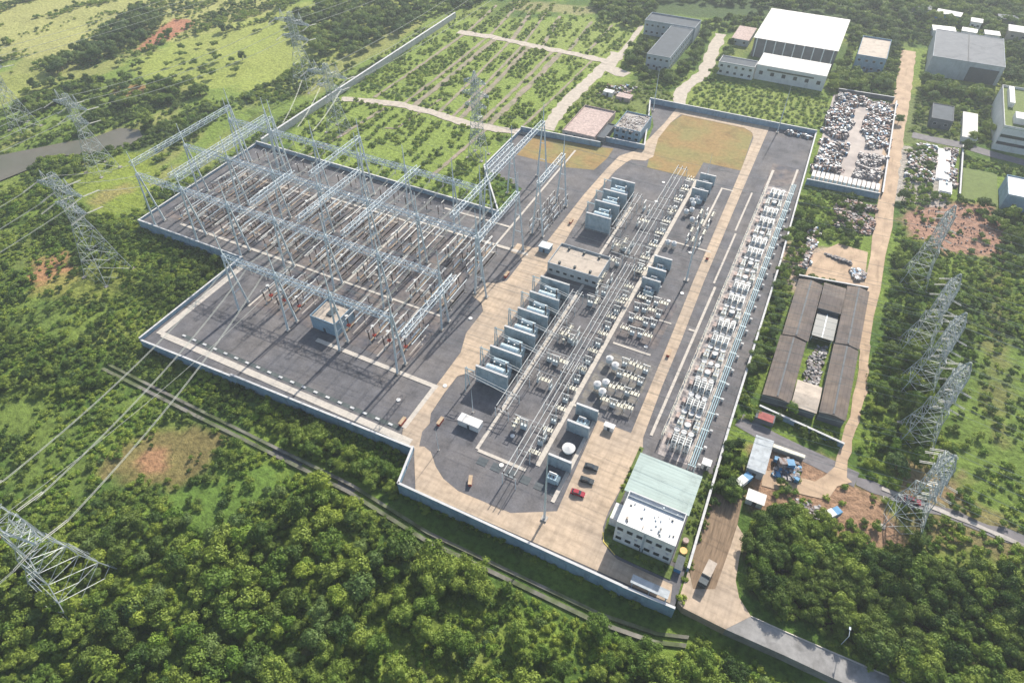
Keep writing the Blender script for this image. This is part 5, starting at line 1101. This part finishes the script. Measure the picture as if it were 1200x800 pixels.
pylon('slim dark pylon in the crop plots behind the longest girder', -159, 272, 46, [(40, 6), (34, 7.5), (28, 6)], 4.2, 1.6, .5, strain=False, slen=4, peaks=False, cage=1)
for i, (x, y, H, lb) in enumerate([(55.5, 262, 38, 'topmost pylon of the right hand row, before the red soil'), (58, 218, 38, 'second pylon down the right hand row, among dense bushes'), (60, 198, 38, 'middle pylon of the right hand row'), (61.5, 175, 38, 'pylon above the grey lane in the right hand row'), (60, 141, 34, 'lowest pylon of the row, standing below the grey lane')]):
    pylon(lb, x, y, H, [(H*.62, 6.5), (H*.72, 7.5), (H*.82, 6)], 5.2, 1.9, .5, arm_dir='y', slen=3.2, peaks=False, cage=1, group='pylon row on the right', strings=())
# ------------------------------------------------------------------ overhead lines
def line(a, b, s, label, r=.055, off=((-.2, 0), (.2, 0)), group='overhead power lines', n=22):
    tag(wire(a, b, s, r, n, 'power_line', 'wire', off), label, 'power line', group)
for i, (x, gx_) in enumerate([(-165, -183), (-152, -175), (-139.2, -167)]):
    line((x, 22.4, 31.1), (gx_, 124, 26), 3.5, f'line from the huge lower left pylon to the front gantry, {["upper","middle","lower"][i]} phase', .075)
    line((x, 7.6, 31.1), (x-30, -150, 22), 3, f'line leaving the huge lower left pylon downwards, {["upper","middle","lower"][i]} phase', .075)
line((-145, 15, 41), (-150, 125, 35), 3, 'thin earth wire from the huge pylon to the front gantry', .06, ((0, 0),))
for i, dx in enumerate((-13, 0, 13)):
    line((-262+dx, 125, 38), (-255+dx, 152, 30), 1, f'slack line dropping from the slope pylon to the far left gantry, {ORD[i]} phase')
    line((-262+dx, 111, 38), (-290+dx, -120, 30), 5, f'line from the slope pylon towards the near fields, {ORD[i]} phase')
    line((-337+dx*.9, 184, 32), (-300+dx*.9, 299, 36), 4, f'line between the pond pylon and the bush pylon, {ORD[i]} phase')
    line((-337+dx*.9, 170, 32), (-390+dx, -60, 30), 5, f'line from the pond pylon to the lower left, {ORD[i]} phase')
    line((-303+dx, 312, 36), (-300+dx*1.2, 620, 36), 8, f'line running away over the far fields, {ORD[i]} phase')
    line((-420+dx*.9, 197, 35), (-400+dx, 560, 35), 8, f'far line over the yellow fields, {ORD[i]} phase')
    line((-244+dx, 256, 29), (-225+dx*.7, 214, 29), 1.2, f'line dropping from the wall pylon to the switchyard, {ORD[i]} phase')
    line((-244+dx, 268, 29), (-240+dx*1.2, 560, 36), 7, f'line running away beside the long pale wall, {ORD[i]} phase')
for i, (z_, L_) in enumerate(((23.6, 6.5), (27.4, 7.5), (31, 6))):
    for k, (py, px_) in enumerate(((262, 55.5), (218, 58), (198, 60), (175, 61.5), (141, 60))):
        for s in (-1, 1):
            wn_ = ['topmost', 'second', 'middle', 'fourth', 'lowest'][k]
            if i != 1 or k in (2, 3, 4): line((px_-3.4, py+s*L_, z_-.8), (px_-330, py+s*L_+(-8 if k > 2 else 10), z_+6), 9, f'level line heading left from the {wn_} right hand pylon, {["lower","middle","upper"][i]} arm, {"far" if s>0 else "near"} side', .045, ((0, 0),))
            line((px_+3.4, py+s*L_, z_-.8), (px_+230, py+s*L_-12, z_+4), 7, f'line heading right from the {wn_} right hand pylon, {["lower","middle","upper"][i]} arm, {"far" if s>0 else "near"} side', .05, ((0, 0),))
# ------------------------------------------------------------------ vegetation
def crown_mesh(name, R, H, lobes, leaves, leafsz, m, seed, flat=.75, core=True):
    rs = np.random.RandomState(seed); mb = MB(); L_ = []
    for i in range(lobes):
        a = rs.rand()*6.283; rad = R*.78*rs.rand()**.45*(1+.25*math.sin(a*2+seed)); z = H*(.30+.48*rs.rand()*(1-.55*(rad/R)**2)); lr = R*rs.uniform(.20, .44)
        if i == 0: rad = 0; z = H*.55; lr = R*.6
        L_.append((rad*math.cos(a), rad*math.sin(a), z, lr))
    if core:
        for (x, y, z, lr) in L_:
            q = lr*.72; n = 6; vs = [(x, y, z+q*flat)]; fs = []
            for k in range(n): t_ = 6.283*k/n; vs.append((x+q*math.cos(t_)*.85, y+q*math.sin(t_)*.85, z+q*.35*flat))
            for k in range(n): t_ = 6.283*k/n; vs.append((x+q*math.cos(t_)*.8, y+q*math.sin(t_)*.8, z-q*.6*flat))
            for k in range(n): j = (k+1) % n; fs += [(0, 1+k, 1+j), (1+k, 7+k, 7+j, 1+j)]
            mb.add(vs, fs, m)
    wts = np.array([l[3]**2 for l in L_]); wts /= wts.sum()
    for k in rs.choice(len(L_), leaves, p=wts):
        x, y, z, lr = L_[k]; v = rs.normal(size=3); v[2] = abs(v[2])*.9-.25; v /= np.linalg.norm(v)
        rr = lr*rs.uniform(.78, 1.12); c = np.array([x, y, z])+v*rr*np.array([1, 1, flat])
        nrm = v+rs.normal(size=3)*.45; nrm /= np.linalg.norm(nrm); a = np.cross(nrm, rs.normal(size=3)); a /= np.linalg.norm(a)+1e-6; b_ = np.cross(nrm, a); s = leafsz*rs.uniform(.55, 1.25)
        P = [c+a*s, c+b_*s*.62, c-a*s*.9, c-b_*s*.62]
        o = len(mb.v); mb.v += [tuple(q) for q in P]; mb.f.append((o, o+1, o+2, o+3)); mb.m.append(mb.mi(m))
    me_ = bpy.data.meshes.new(name); me_.from_pydata(mb.v, [], mb.f)
    for q in mb.mats: me_.materials.append(q)
    return me_
def trunk_mesh(h, r_):
    mb = MB().bar((0, 0, -.5), (0, 0, h*.6), r_, 'trunk', 6, r_*.6)
    for k in range(4): a = k*1.6; mb.bar((0, 0, h*.35), (h*.22*math.cos(a), h*.22*math.sin(a), h*.7), r_*.4, 'trunk', 4, r_*.15)
    me_ = bpy.data.meshes.new('trunk'); me_.from_pydata(mb.v, [], mb.f); me_.materials.append(M['trunk']); return me_
TM = trunk_mesh(6, .22)
KINDS = {}
for nm, m in (('mid', 'leaf'), ('bright', 'leaf_bright'), ('dark', 'leaf_dark'), ('blue', 'leaf_blue'), ('olive', 'leaf_olive')):
    KINDS[nm] = [crown_mesh('crown', 3.3, 6.4+.5*k, 12+3*k, 2300, .22, m, 11+k+hash(m) % 1 + len(m)*7, .8) for k in range(5)]
NIND = {}
ADJ = {'mid': 'green', 'dark': 'dark green', 'bright': 'bright green', 'blue': 'bluish green', 'olive': 'dry olive'}
def tree(x, y, sc, kind, label, group, z=None):
    if group and sum(v[1] > 12 for v in NIND.items() if v[0] == group):
        if 'below the canal' in label: label += ', canal side' if y > 56 else ', by the huge pylon' if x < -112 else ', toward the gate end' if x > -25 else ', lower edge of view' if y < 22 else ', heart of the wood'
        if 'planted wood' in label: label += ', road side' if y < 101 else ', gate side' if x < 34 else ', red soil side' if y > 120 else ', heart of the wood'
        if 'right hand pylons' in label: label += ', below the red soil' if y > 235 else ', above the grey lane' if y < 185 else ', amid the pylons'
        label = ('large ' if sc > 1.05 else 'small ' if sc < .7 else '') + ADJ[kind] + ' ' + label
    z = hz(x, y) if z is None else z
    r = empty('tree', label, 'tree', (x, y, z), rng.uniform(0, 6.28), group); s2 = sc*rng.uniform(.9, 1.15); r.scale = (sc*rng.uniform(.85, 1.2), sc*rng.uniform(.85, 1.2), s2)
    c = bpy.data.objects.new('crown', rng.choice(KINDS[kind])); COL.objects.link(c); c.parent = r
    t_ = bpy.data.objects.new('trunk', TM); COL.objects.link(t_); t_.parent = r
    return r
# small clump prototypes for the uncountable undergrowth, kept in their own unlinked collections
def proto_coll(name, specs):
    c = bpy.data.collections.new(name)
    for i, (R, H, lb, lv, sz, m, fl) in enumerate(specs):
        o = bpy.data.objects.new(name+'_clump', crown_mesh('clump', R, H, lb, lv, sz, m, 50+i*3, fl)); c.objects.link(o)
    return c
CB = proto_coll('bush', [(1.7, 1.9, 9, 330, .21, 'leaf', .75), (1.6, 2.3, 9, 330, .21, 'leaf_dark', .8), (1.7, 1.7, 8, 320, .2, 'leaf_bright', .7), (1.7, 2.0, 9, 330, .22, 'leaf_blue', .75), (1.5, 2.4, 8, 320, .2, 'leaf', .9)])
def bpick(pts, dark=.6):
    v = fbm(pts[:, 0]+200, pts[:, 1]-70, 15)+(RS.rand(len(pts))-.5)*.22; return np.where(v > dark, 1, np.where(v > .5, 0, np.where(v > .44, 4, np.where(v > .40, 3, 2))))
CW = proto_coll('weed', [(1.2, .9, 5, 110, .2, 'leaf_bright', .5), (1.3, .9, 5, 110, .2, 'leaf', .5), (1.2, .8, 5, 110, .19, 'leaf_bright', .5)])
CT = proto_coll('woodland', [(3.2, 6.4, 9, 1100, .3, 'leaf', .8), (3.2, 6.8, 11, 1100, .3, 'leaf_dark', .8), (3.0, 6.0, 9, 1000, .3, 'leaf', .8), (3.3, 6.6, 11, 1100, .3, 'leaf_blue', .8), (3.0, 6.2, 10, 1000, .3, 'leaf_bright', .8)])
def scatter_group(coll):
    g = bpy.data.node_groups.new('scatter_'+coll.name, 'GeometryNodeTree'); g.interface.new_socket('Geometry', in_out='INPUT', socket_type='NodeSocketGeometry'); g.interface.new_socket('Geometry', in_out='OUTPUT', socket_type='NodeSocketGeometry')
    N = g.nodes; L = g.links; i = N.new('NodeGroupInput'); o = N.new('NodeGroupOutput'); ip = N.new('GeometryNodeInstanceOnPoints')
    ci = N.new('GeometryNodeCollectionInfo'); ci.inputs[0].default_value = coll; ci.inputs['Separate Children'].default_value = True; ci.inputs['Reset Children'].default_value = True
    def na(n, t_): a = N.new('GeometryNodeInputNamedAttribute'); a.data_type = t_; a.inputs[0].default_value = n; return a.outputs[0]
    L.new(i.outputs[0], ip.inputs['Points']); L.new(ci.outputs[0], ip.inputs['Instance']); ip.inputs['Pick Instance'].default_value = True
    L.new(na('pick', 'INT'), ip.inputs['Instance Index']); L.new(na('rot', 'FLOAT_VECTOR'), ip.inputs['Rotation']); L.new(na('siz', 'FLOAT_VECTOR'), ip.inputs['Scale']); L.new(ip.outputs[0], o.inputs[0]); return g
GRP = {}
def scatter(name, coll, pts, sizes, label, picks=None, zoff=0.):
    pts = np.array(pts)
    if not len(pts): return
    rs = np.random.RandomState(len(pts)); z = height(pts[:, 0], pts[:, 1])+zoff; co = np.stack([pts[:, 0], pts[:, 1], z], 1)
    me_ = bpy.data.meshes.new(name); me_.vertices.add(len(co)); me_.vertices.foreach_set('co', co.ravel())
    a = me_.attributes.new('pick', 'INT', 'POINT'); a.data.foreach_set('value', (rs.randint(0, 50, len(co)) if picks is None else np.array(picks)).astype(np.int32))
    a = me_.attributes.new('rot', 'FLOAT_VECTOR', 'POINT'); rot = np.zeros((len(co), 3)); rot[:, 2] = rs.rand(len(co))*6.28; a.data.foreach_set('vector', rot.ravel())
    a = me_.attributes.new('siz', 'FLOAT_VECTOR', 'POINT'); s = np.array(sizes); sz = np.stack([s, s, s*rs.uniform(.8, 1.25, len(s))], 1); a.data.foreach_set('vector', sz.ravel())
    o = bpy.data.objects.new(name, me_); COL.objects.link(o); md = o.modifiers.new('scatter', 'NODES')
    if coll.name not in GRP: GRP[coll.name] = scatter_group(coll)
    md.node_group = GRP[coll.name]; return tag(o, label, name.replace('_', ' '), None, 'stuff')
RS = np.random.RandomState(5)
def jgrid(poly, step, jit=.45, keep=None):
    xs = [p[0] for p in poly]; ys = [p[1] for p in poly]
    x, y = np.meshgrid(np.arange(min(xs), max(xs), step), np.arange(min(ys), max(ys), step)); x = x.ravel(); y = y.ravel()
    x = x+(RS.rand(len(x))-.5)*2*jit*step; y = y+(RS.rand(len(y))-.5)*2*jit*step
    k = inpoly(x, y, poly)
    return np.stack([x[k], y[k]], 1)
# areas kept free of plants
CLEAR = [SITE, POND, [(-216, 75.4), (-99, 73.6), (-68, 69.6), (-12, 70), (10, 72), (14, 82), (-83, 80), (-110, 80), (-216, 81)], [(7, 82), (24, 82), (52, 80), (75, 78), (110, 74), (110, 85), (75, 88), (50, 92), (30, 95), (23.5, 98), (20, 106), (19, 124), (7, 124)], [(-276.5, 228), (-270, 228), (-270, 450), (-276.5, 450)]]
CLEAR_B = [(-116, -97, 414, 490), (-134, -97, 470, 488), (-72, -5, 428, 440), (-58, -5, 440, 526), (-76, -60, 478, 507), (48, 90, 472, 535), (5, 25, 468, 508), (53, 66, 408, 432), (70, 79, 398, 434), (85, 130, 384, 455), (87, 130, 336, 372), (-104, -84, 316, 344), (-128, -102, 310, 345), (11, 39.6, 166, 242), (1, 37, 318, 436), (13, 38, 246, 276), (59, 72, 338, 392), (33, 46.5, 216, 535), (38.8, 44.5, 150, 216), (50.5, 66, 586, 598), (49, 64, 554, 566), (67, 77, 561, 569), (72, 80, 579, 589), (81, 91, 561, 571), (77, 91, 541, 551), (68, 78, 544, 554), (95, 109, 568, 582), (7, 46, 146.5, 158), (46, 130, 146.5, 151.5), (13, 23, 124, 162), (72, 88, 337, 371), (45, 140, 384, 402)]
TR = [([(640, 152), (655, 130), (690, 95), (712, 75), (725, 62)], 5), ([(722, 68), (740, 48), (752, 30)], 2.5), ([(795, 125), (800, 105), (825, 85), (835, 62), (845, 40)], 5), ([(725, 62), (712, 80), (735, 88)], 6)]
def free(pts, m=0.):
    x, y = pts[:, 0], pts[:, 1]; k = np.ones(len(x), bool)
    for P in CLEAR: k &= ~inpoly(x, y, P)
    k &= psd(x, y) < -1.5-m
    for a, b, c, d in CLEAR_B: k &= ~((x > a-m) & (x < b+m) & (y > c-m) & (y < d+m))
    for pl, w_ in TR:
        q = GP(pl)
        for (x1, y1), (x2, y2) in zip(q[:-1], q[1:]):
            L2 = (x2-x1)**2+(y2-y1)**2; t_ = np.clip(((x-x1)*(x2-x1)+(y-y1)*(y2-y1))/L2, 0, 1); k &= np.hypot(x-x1-t_*(x2-x1), y-y1-t_*(y2-y1)) > w_+m
    return pts[k]
cx_, cy_ = CAM_F, 0
def project(x, y, z=0):
    v0, v1, v2 = x, y, z-HC; d = v0*CF[0]+v1*CF[1]+v2*CF[2]
    return 600+CAM_F*(v0*CR[0]+v1*CR[1]+v2*CR[2])/d, 400-CAM_F*(v0*CU[0]+v1*CU[1]+v2*CU[2])/d, d
def inview(pts, mpx=60, z=-2):
    px, py, d = project(pts[:, 0], pts[:, 1], z); return pts[(px > -mpx) & (px < 1200+mpx) & (py > -mpx) & (py < 800+mpx*1.5) & (d > 0)]
# --- woods: nearest trees are individual, the remainder reads as one mass
WOODS = [  # outline, level, spacing, scale range, kinds, label, group, how many individuals
 ([(-60, 640), (60, 640), (150, 610), (230, 590), (330, 572), (400, 582), (500, 640), (600, 694), (700, 738), (800, 768), (880, 775), (1000, 830), (1000, 900), (-60, 900)], -4, 5.0, (.45, 1.35), ['mid', 'mid', 'dark', 'dark', 'blue', 'mid', 'bright', 'mid', 'blue', 'olive'], 'tree in the dense wood below the canal', 'trees of the wood below the canal', 128),
 ([(866, 618), (905, 598), (960, 612), (1010, 640), (1060, 655), (1110, 660), (1200, 680), (1280, 720), (1280, 860), (1180, 850), (1060, 790), (960, 735), (880, 700)], 0, 4.0, (.8, 1.15), ['dark', 'dark', 'dark', 'mid'], 'tree in the planted wood right of the gate', 'trees of the dark wood', 62),
 ([(300, 470), (380, 505), (470, 545), (468, 595), (420, 565), (330, 520)], -4, 4.6, (.55, .95), ['dark', 'mid', 'mid'], 'tree between the blue retaining wall and the canal', 'trees under the retaining wall', 20),
 ([(1040, 300), (1062, 320), (1110, 330), (1140, 380), (1130, 420), (1105, 470), (1090, 550), (1070, 550), (1030, 560), (1015, 520), (1035, 420)], 0, 6.2, (.6, 1.0), ['mid', 'dark', 'bright', 'blue'], 'tree in the thicket around the right hand pylons', 'trees around the right hand pylons', 30),
 ([(905, 215), (955, 235), (940, 300), (925, 330), (905, 400), (880, 470), (868, 480), (890, 380)], 0, 4.6, (.45, .8), ['mid', 'bright', 'blue'], 'tree in the green strip between east wall and workshops', 'trees in the east green strip', 20),
 ([(845, 520), (880, 508), (880, 560), (862, 600), (835, 595)], 0, 4.5, (.6, .9), ['mid', 'dark'], 'tree beside the pale grey yard shed', 'trees beside the yard shed', 8),
 ([(130, 35), (165, 8), (185, 22), (195, 28), (160, 58), (120, 72), (60, 90), (60, 78)], -4, 6.5, (.9, 1.4), ['dark', 'blue'], 'tree in the dark belt beside the far red soil', 'trees of the far dark belt', 14),
 ([(30, 100), (110, 95), (160, 92), (240, 105), (250, 115), (170, 125), (100, 128), (30, 132)], -4, 7.5, (.8, 1.2), ['dark', 'blue', 'mid'], 'tree in the dark row above the pond', 'trees above the pond', 12),
 ([(100, 55), (240, 38), (300, 72), (290, 90), (190, 100), (110, 92)], -4, 16, (.6, 1.1), ['dark', 'mid'], 'lone bush like tree on the yellow slope', 'scattered trees on the yellow slope', 0),
 ([(330, 20), (400, -10), (640, -20), (590, -2), (520, 8), (470, 34), (420, 58), (365, 62)], 0, 6.4, (.8, 1.4), ['blue', 'dark', 'mid'], 'tree in the hazy belt beyond the crop plots', 'far belt of trees beyond the plots', 0),
 ([(700, 8), (760, 2), (860, 8), (900, 12), (1000, 22), (1040, 35), (1090, 30), (1130, 35), (1220, 60), (1250, -20), (1000, -60), (690, -40)], 0, 6.6, (.8, 1.4), ['blue', 'dark', 'mid'], 'tree in the hazy wood behind the warehouses', 'far wood behind the warehouses', 0),
 ([(738, 45), (765, 40), (760, 90), (735, 80), (728, 62)], 0, 6.5, (.7, 1.0), ['dark', 'mid'], 'tree on the shaded left side of the office block', 'trees around the office block', 7),
 ([(795, 62), (825, 45), (832, 60), (800, 92), (775, 95)], 0, 6.5, (.7, 1.0), ['mid', 'blue'], 'tree between office block and its drive', 'trees between block and drive', 6),
 ([(838, 55), (862, 62), (850, 80), (830, 92)], 0, 6.5, (.7, 1.), ['blue', 'dark'], 'tree left of the long grey white shed', 'trees by the long shed', 4),
 ([(975, 85), (1010, 85), (1040, 88), (1050, 98), (1000, 108), (970, 110)], 0, 6.5, (.6, 1.), ['mid', 'dark'], 'tree below the blue house at the top of the scrap yard', 'trees below the blue house', 6),
 ([(1070, 95), (1130, 92), (1165, 95), (1165, 115), (1100, 112), (1066, 108)], 0, 6.5, (.8, 1.2), ['mid', 'dark', 'blue'], 'tree in front of the big grey warehouse', 'trees before the grey warehouse', 8),
 ([(1178, 60), (1220, 60), (1220, 100), (1182, 92)], 0, 8, (.8, 1.2), ['dark', 'blue'], 'tree right of the big grey warehouse', 'trees right of the grey warehouse', 4),
 ([(905, 505), (990, 525), (975, 545), (920, 530), (900, 515)], 0, 4.5, (.5, .8), ['bright', 'mid'], 'small tree between workshops and grey lane', 'small trees above the lane', 7),
 ([(1010, 360), (1030, 370), (1015, 420), (1000, 460), (992, 440)], 0, 4.5, (.5, .8), ['dark', 'mid'], 'small tree between right workshop wing and dirt road', 'small trees by the workshop wing', 6),
 ([(1045, 625), (1080, 630), (1088, 655), (1050, 645)], 0, 4.5, (.6, .9), ['dark', 'blue'], 'tree under the lowest pylon', 'trees under the lowest pylon', 4),
 ([(-60, 330), (0, 380), (60, 400), (150, 440), (110, 470), (0, 480), (-60, 480)], -4, 7, (.45, .8), ['mid', 'dark'], 'low tree on the shrubby slope left of the yard', 'low trees on the left slope', 16),
 ([(130, 260), (165, 270), (260, 310), (200, 360), (130, 330), (110, 290)], -4, 8, (.4, .7), ['mid', 'dark'], 'low tree under the yard corner wall', 'low trees under the corner wall', 8),
]
wood_pts = []; wood_sz = []; wood_pick = []; ntree = 0
PK = {'olive': 4, 'mid': 0, 'dark': 1, 'blue': 3, 'bright': 4}
for pw in ([(690, 0), (770, 0), (765, 25), (755, 40), (700, 20)], [(820, 30), (895, 15), (890, 45), (840, 62), (825, 60)], [(735, 35), (775, 60), (765, 100), (740, 92), (725, 70)], [(985, 20), (1075, 30), (1072, 62), (1050, 70), (1000, 60)],
           [(970, 70), (1055, 75), (1050, 105), (1000, 112), (970, 112)], [(1070, 60), (1095, 70), (1180, 85), (1178, 125), (1090, 112), (1066, 110)], [(1100, 0), (1260, 0), (1260, 60), (1180, 45), (1100, 30)], [(1178, 45), (1260, 50), (1260, 98), (1180, 96)], [(780, 60), (830, 40), (845, 60), (835, 95), (800, 100), (770, 95)],
           [(1145, 110), (1172, 120), (1170, 160), (1146, 160)], [(1040, 300), (1060, 305), (1056, 330), (1036, 330)], [(1140, 240), (1260, 250), (1260, 330), (1180, 320)]):
    WOODS.append((pw, 0, 5.4, (.6, 1.15), ['blue', 'dark', 'mid', 'dark'], '', 'x', 0))
for poly, zl, sp, (s0, s1), kinds_, lb, grp, nind in WOODS:
    NIND[grp] = nind
    P = GP(poly, zl); pts = free(inview(jgrid(P, sp)), 1.2 if sp < 5 else 2.2)
    if not len(pts): continue
    if grp == 'trees of the wood below the canal':
        g_ = inpoly(pts[:, 0], pts[:, 1], GP([(430, 690), (560, 672), (720, 752), (700, 830), (400, 830)], -4)); pts = pts[~(g_ & (RS.rand(len(pts)) > .3)) & (vnoise(pts[:, 0], pts[:, 1], 13) > .17)]
    d = np.hypot(pts[:, 0], pts[:, 1]); order = np.argsort(d)
    for r_i, j in enumerate(order):
        x, y = pts[j]; sc = rng.uniform(s0, s1)*(1+.25*(vnoise(x, y, 22)-.5)); kd = rng.choice(kinds_)
        if vnoise(x+40, y, 30) > .66 and 'mid' in kinds_: kd = 'mid'
        if r_i < nind: tree(float(x), float(y), sc, kd, lb, grp); ntree += 1
        else: wood_pts.append((x, y)); wood_sz.append(sc); wood_pick.append(PK[kd])
scatter('woodland', CT, wood_pts, wood_sz, 'continuous tree cover of the farther woods and belts', wood_pick)
print('trees', ntree, 'wood', len(wood_pts))
# single trees with their own labels
for (px, py, zl, sc, kd, lb) in [(1085, 100, 0, 1.3, 'mid', 'broad round tree before the big grey warehouse wall'), (925, 485, 0, .95, 'bright', 'round bright tree below the left brown workshop wing'), (1130, 178, 0, 1.0, 'dark', 'tree at the foot of the narrow white shed'), (1138, 166, 0, 1.0, 'mid', 'round tree just below the narrow white shed'),
        (975, 105, 0, 1.1, 'bright', 'pale tree at the corner of the lower white hall'), (1057, 235, 0, 1.0, 'dark', 'dark tree between junk and red soil'), (1052, 145, 0, .7, 'mid', 'small tree at the road edge by the lawn house'), (1092, 118, 0, 1.0, 'blue', 'tree behind the small dark roofed house'), (375, 572, -4, 1.2, 'bright', 'bright yellow green tree at the canal edge'),
        (260, 690, -4, 1.5, 'mid', 'broad crowned tree standing out of the near wood'), (175, 148, -4, 1.2, 'mid', 'pale round tree at the right end of the pond'), (285, 72, -4, 1.0, 'dark', 'lone dark tree near the top of the bush pylon'), (262, 38, -4, .9, 'dark', 'pair of dark bushes on the yellow slope'), (1000, 80, 0, .9, 'bright', 'bright tree by the blue house steps')]:
    x, y = G(px, py, zl); tree(x, y, sc, kd, lb, None)
# --- bushes and weeds, uncountable ground cover
VIEW = GP([(-60, -40), (1260, -40), (1260, 860), (-60, 860)], 0)
near = jgrid([(-330, -30), (120, -30), (120, 130), (-190, 150), (-330, 150)], 2.15); near = free(inview(near))
x, y = near[:, 0], near[:, 1]; dn = fbm(x, y+50, 11)+(fbm(x-30, y+50, 34)-.5)*.9
bare = [GP(z[0], z[1]) for z in ZONES if z[2][0] > .25 and z[2][1] < .24 or z[2] == (.20, .15, .065)]
def notbare(pts, keep=.12):
    k = np.ones(len(pts), bool)
    for P in bare:
        q = sdist(pts[:, 0], pts[:, 1], P)+(vnoise(pts[:, 0], pts[:, 1], 5)-.5)*7 > 0; k &= ~(q & (RS.rand(len(pts)) > keep))
    return pts[k]
OPEN = [GP(z[0], z[1]) for z in ZONES if z[2] in ((.20, .22, .05), (.20, .25, .04), (.10, .17, .032), (.12, .17, .036), (.15, .20, .042), (.14, .19, .04), (.17, .19, .05), (.28, .22, .09), (.13, .19, .038))]
def thin(pts, keep=.22):
    k = np.ones(len(pts), bool); q = np.zeros(len(pts), bool)
    for P in OPEN: q |= sdist(pts[:, 0], pts[:, 1], P)+(vnoise(pts[:, 0], pts[:, 1], 7)-.5)*14 > 0
    return pts[~(q & (RS.rand(len(pts)) > keep))]
b1 = thin(notbare(near[dn > .42], .2)); scatter('undergrowth', CB, b1, RS.uniform(.45, 1.15, len(b1))*(.7+.6*fbm(b1[:, 0]+7, b1[:, 1], 9)), 'bushes and saplings covering the near slopes', bpick(b1))
w1 = notbare(near[dn <= .42], .5); scatter('weeds', CW, w1, RS.uniform(.7, 1.5, len(w1)), 'low weeds between the near bushes')
far = jgrid([(-720, 60), (-277, 60), (-277, 720), (-720, 720)], 3.4); far = free(inview(far, 30)); x, y = far[:, 0], far[:, 1]
yel = np.zeros(len(far))
for z in ZONES:
    if z[2] in ((.33, .34, .095), (.24, .27, .07), (.26, .30, .07), (.20, .25, .04)): yel = np.maximum(yel, ss(sdist(x, y, GP(z[0], z[1])), -6, 6))
near_ = 1-np.maximum(ss(y, 140, 200), 0)*ss(-x, 268, 300)
dn = fbm(x*1.6+900, y*.55, 26)+(fbm(x, y, 8)-.5)*.12
k = (dn > .53-.14*near_+.10*yel); b2 = thin(notbare(far[k], .1), .12); scatter('undergrowth', CB, b2, RS.uniform(.7, 1.7, len(b2)), 'bushes over the far left fields', bpick(b2, .56))
k = (dn > .44-.3*near_) & (dn <= .53-.14*near_) & (yel < .5); w2_ = notbare(far[k], .3); w2_ = w2_[RS.rand(len(w2_)) < .6]; scatter('weeds', CW, w2_, RS.uniform(.8, 1.7, len(w2_)), 'weeds over the far left fields')
crop = jgrid([(-271, 231), (-126, 231), (-126, 300), (-100, 350), (-96, 412), (-140, 500), (-271, 500)], 2.9); crop = free(inview(crop, 30)); x, y = crop[:, 0], crop[:, 1]
crop = crop[np.min([np.abs(crop[:, 0]-(a_+(b_-a_)*(crop[:, 1]-305)/113)) for a_, b_, c_ in PLOT], axis=0) > 2.0]; crop = crop[(np.abs(crop[:, 1]-302.5) > 4.2) & (np.abs(crop[:, 1]-418) > 4.2)]; x, y = crop[:, 0], crop[:, 1]
dn = fbm(x, y, 9); k = dn > .42; w3_ = crop[k]; scatter('crops', CW, w3_, RS.uniform(.9, 1.7, len(w3_)), 'leafy crops and weeds on the long plots')
k = (dn > .72) | ((y < 300) & (dn > .62)); b3 = crop[k]; scatter('undergrowth', CB, b3, RS.uniform(.5, .95, len(b3)), 'bushes among the long crop plots', bpick(b3, .7))
n2_ = jgrid([(-100, 376), (0, 377), (0, 430), (-100, 415)], 3.2); n2_ = free(inview(n2_, 30)); scatter('weeds', CW, n2_, RS.uniform(.8, 1.5, len(n2_)), 'weeds behind the blue north wall')
e1 = jgrid([(5.5, 110), (130, 100), (140, 700), (-5, 600), (2, 430), (5, 330)], 2.7); e1 = notbare(free(inview(e1, 30)), .15); x, y = e1[:, 0], e1[:, 1]; dn = fbm(x+9, y, 12)
k = dn > .40; e3 = thin(e1[k], .3); scatter('undergrowth', CB, e3, RS.uniform(.5, 1.35, len(e3)), 'bushes east of the substation', bpick(e3, .56)); k = ~k; scatter('weeds', CW, e1[k], RS.uniform(.8, 1.5, k.sum()), 'weeds east of the substation')
bd = np.concatenate([jgrid([(-19, 94), (-12, 91.8), (2, 91.8), (2, 94.8), (-16, 94.8), (-17, 100), (-19.5, 100)], 1.7), jgrid([(-19.8, 109), (-18.8, 109), (-18.8, 130), (-19.8, 130)], 1.3), jgrid([(2, 108), (5, 108), (4.6, 131), (2, 131)], 1.6)])
scatter('hedge', CB, bd, RS.uniform(.28, .6, len(bd)), 'clipped shrubs in the beds round the control building', None, .2)
# ------------------------------------------------------------------ haze
hm = bpy.data.materials.new('haze'); hm.use_nodes = True; t = hm.node_tree; t.nodes.remove(t.nodes['Principled BSDF'])
pv = t.nodes.new('ShaderNodeVolumePrincipled'); pv.inputs['Color'].default_value = (.80, .88, .97, 1); pv.inputs['Density'].default_value = .00022; pv.inputs['Anisotropy'].default_value = .25
t.links.new(pv.outputs[0], t.nodes['Material Output'].inputs['Volume'])
hb = MB().box(-1520, 1520, -1520, 1520, -9, HC+6).build('haze'); hb.data.materials.append(hm); tag(hb, kind='stuff'); hb['label'] = 'thin pale haze over the whole plain'
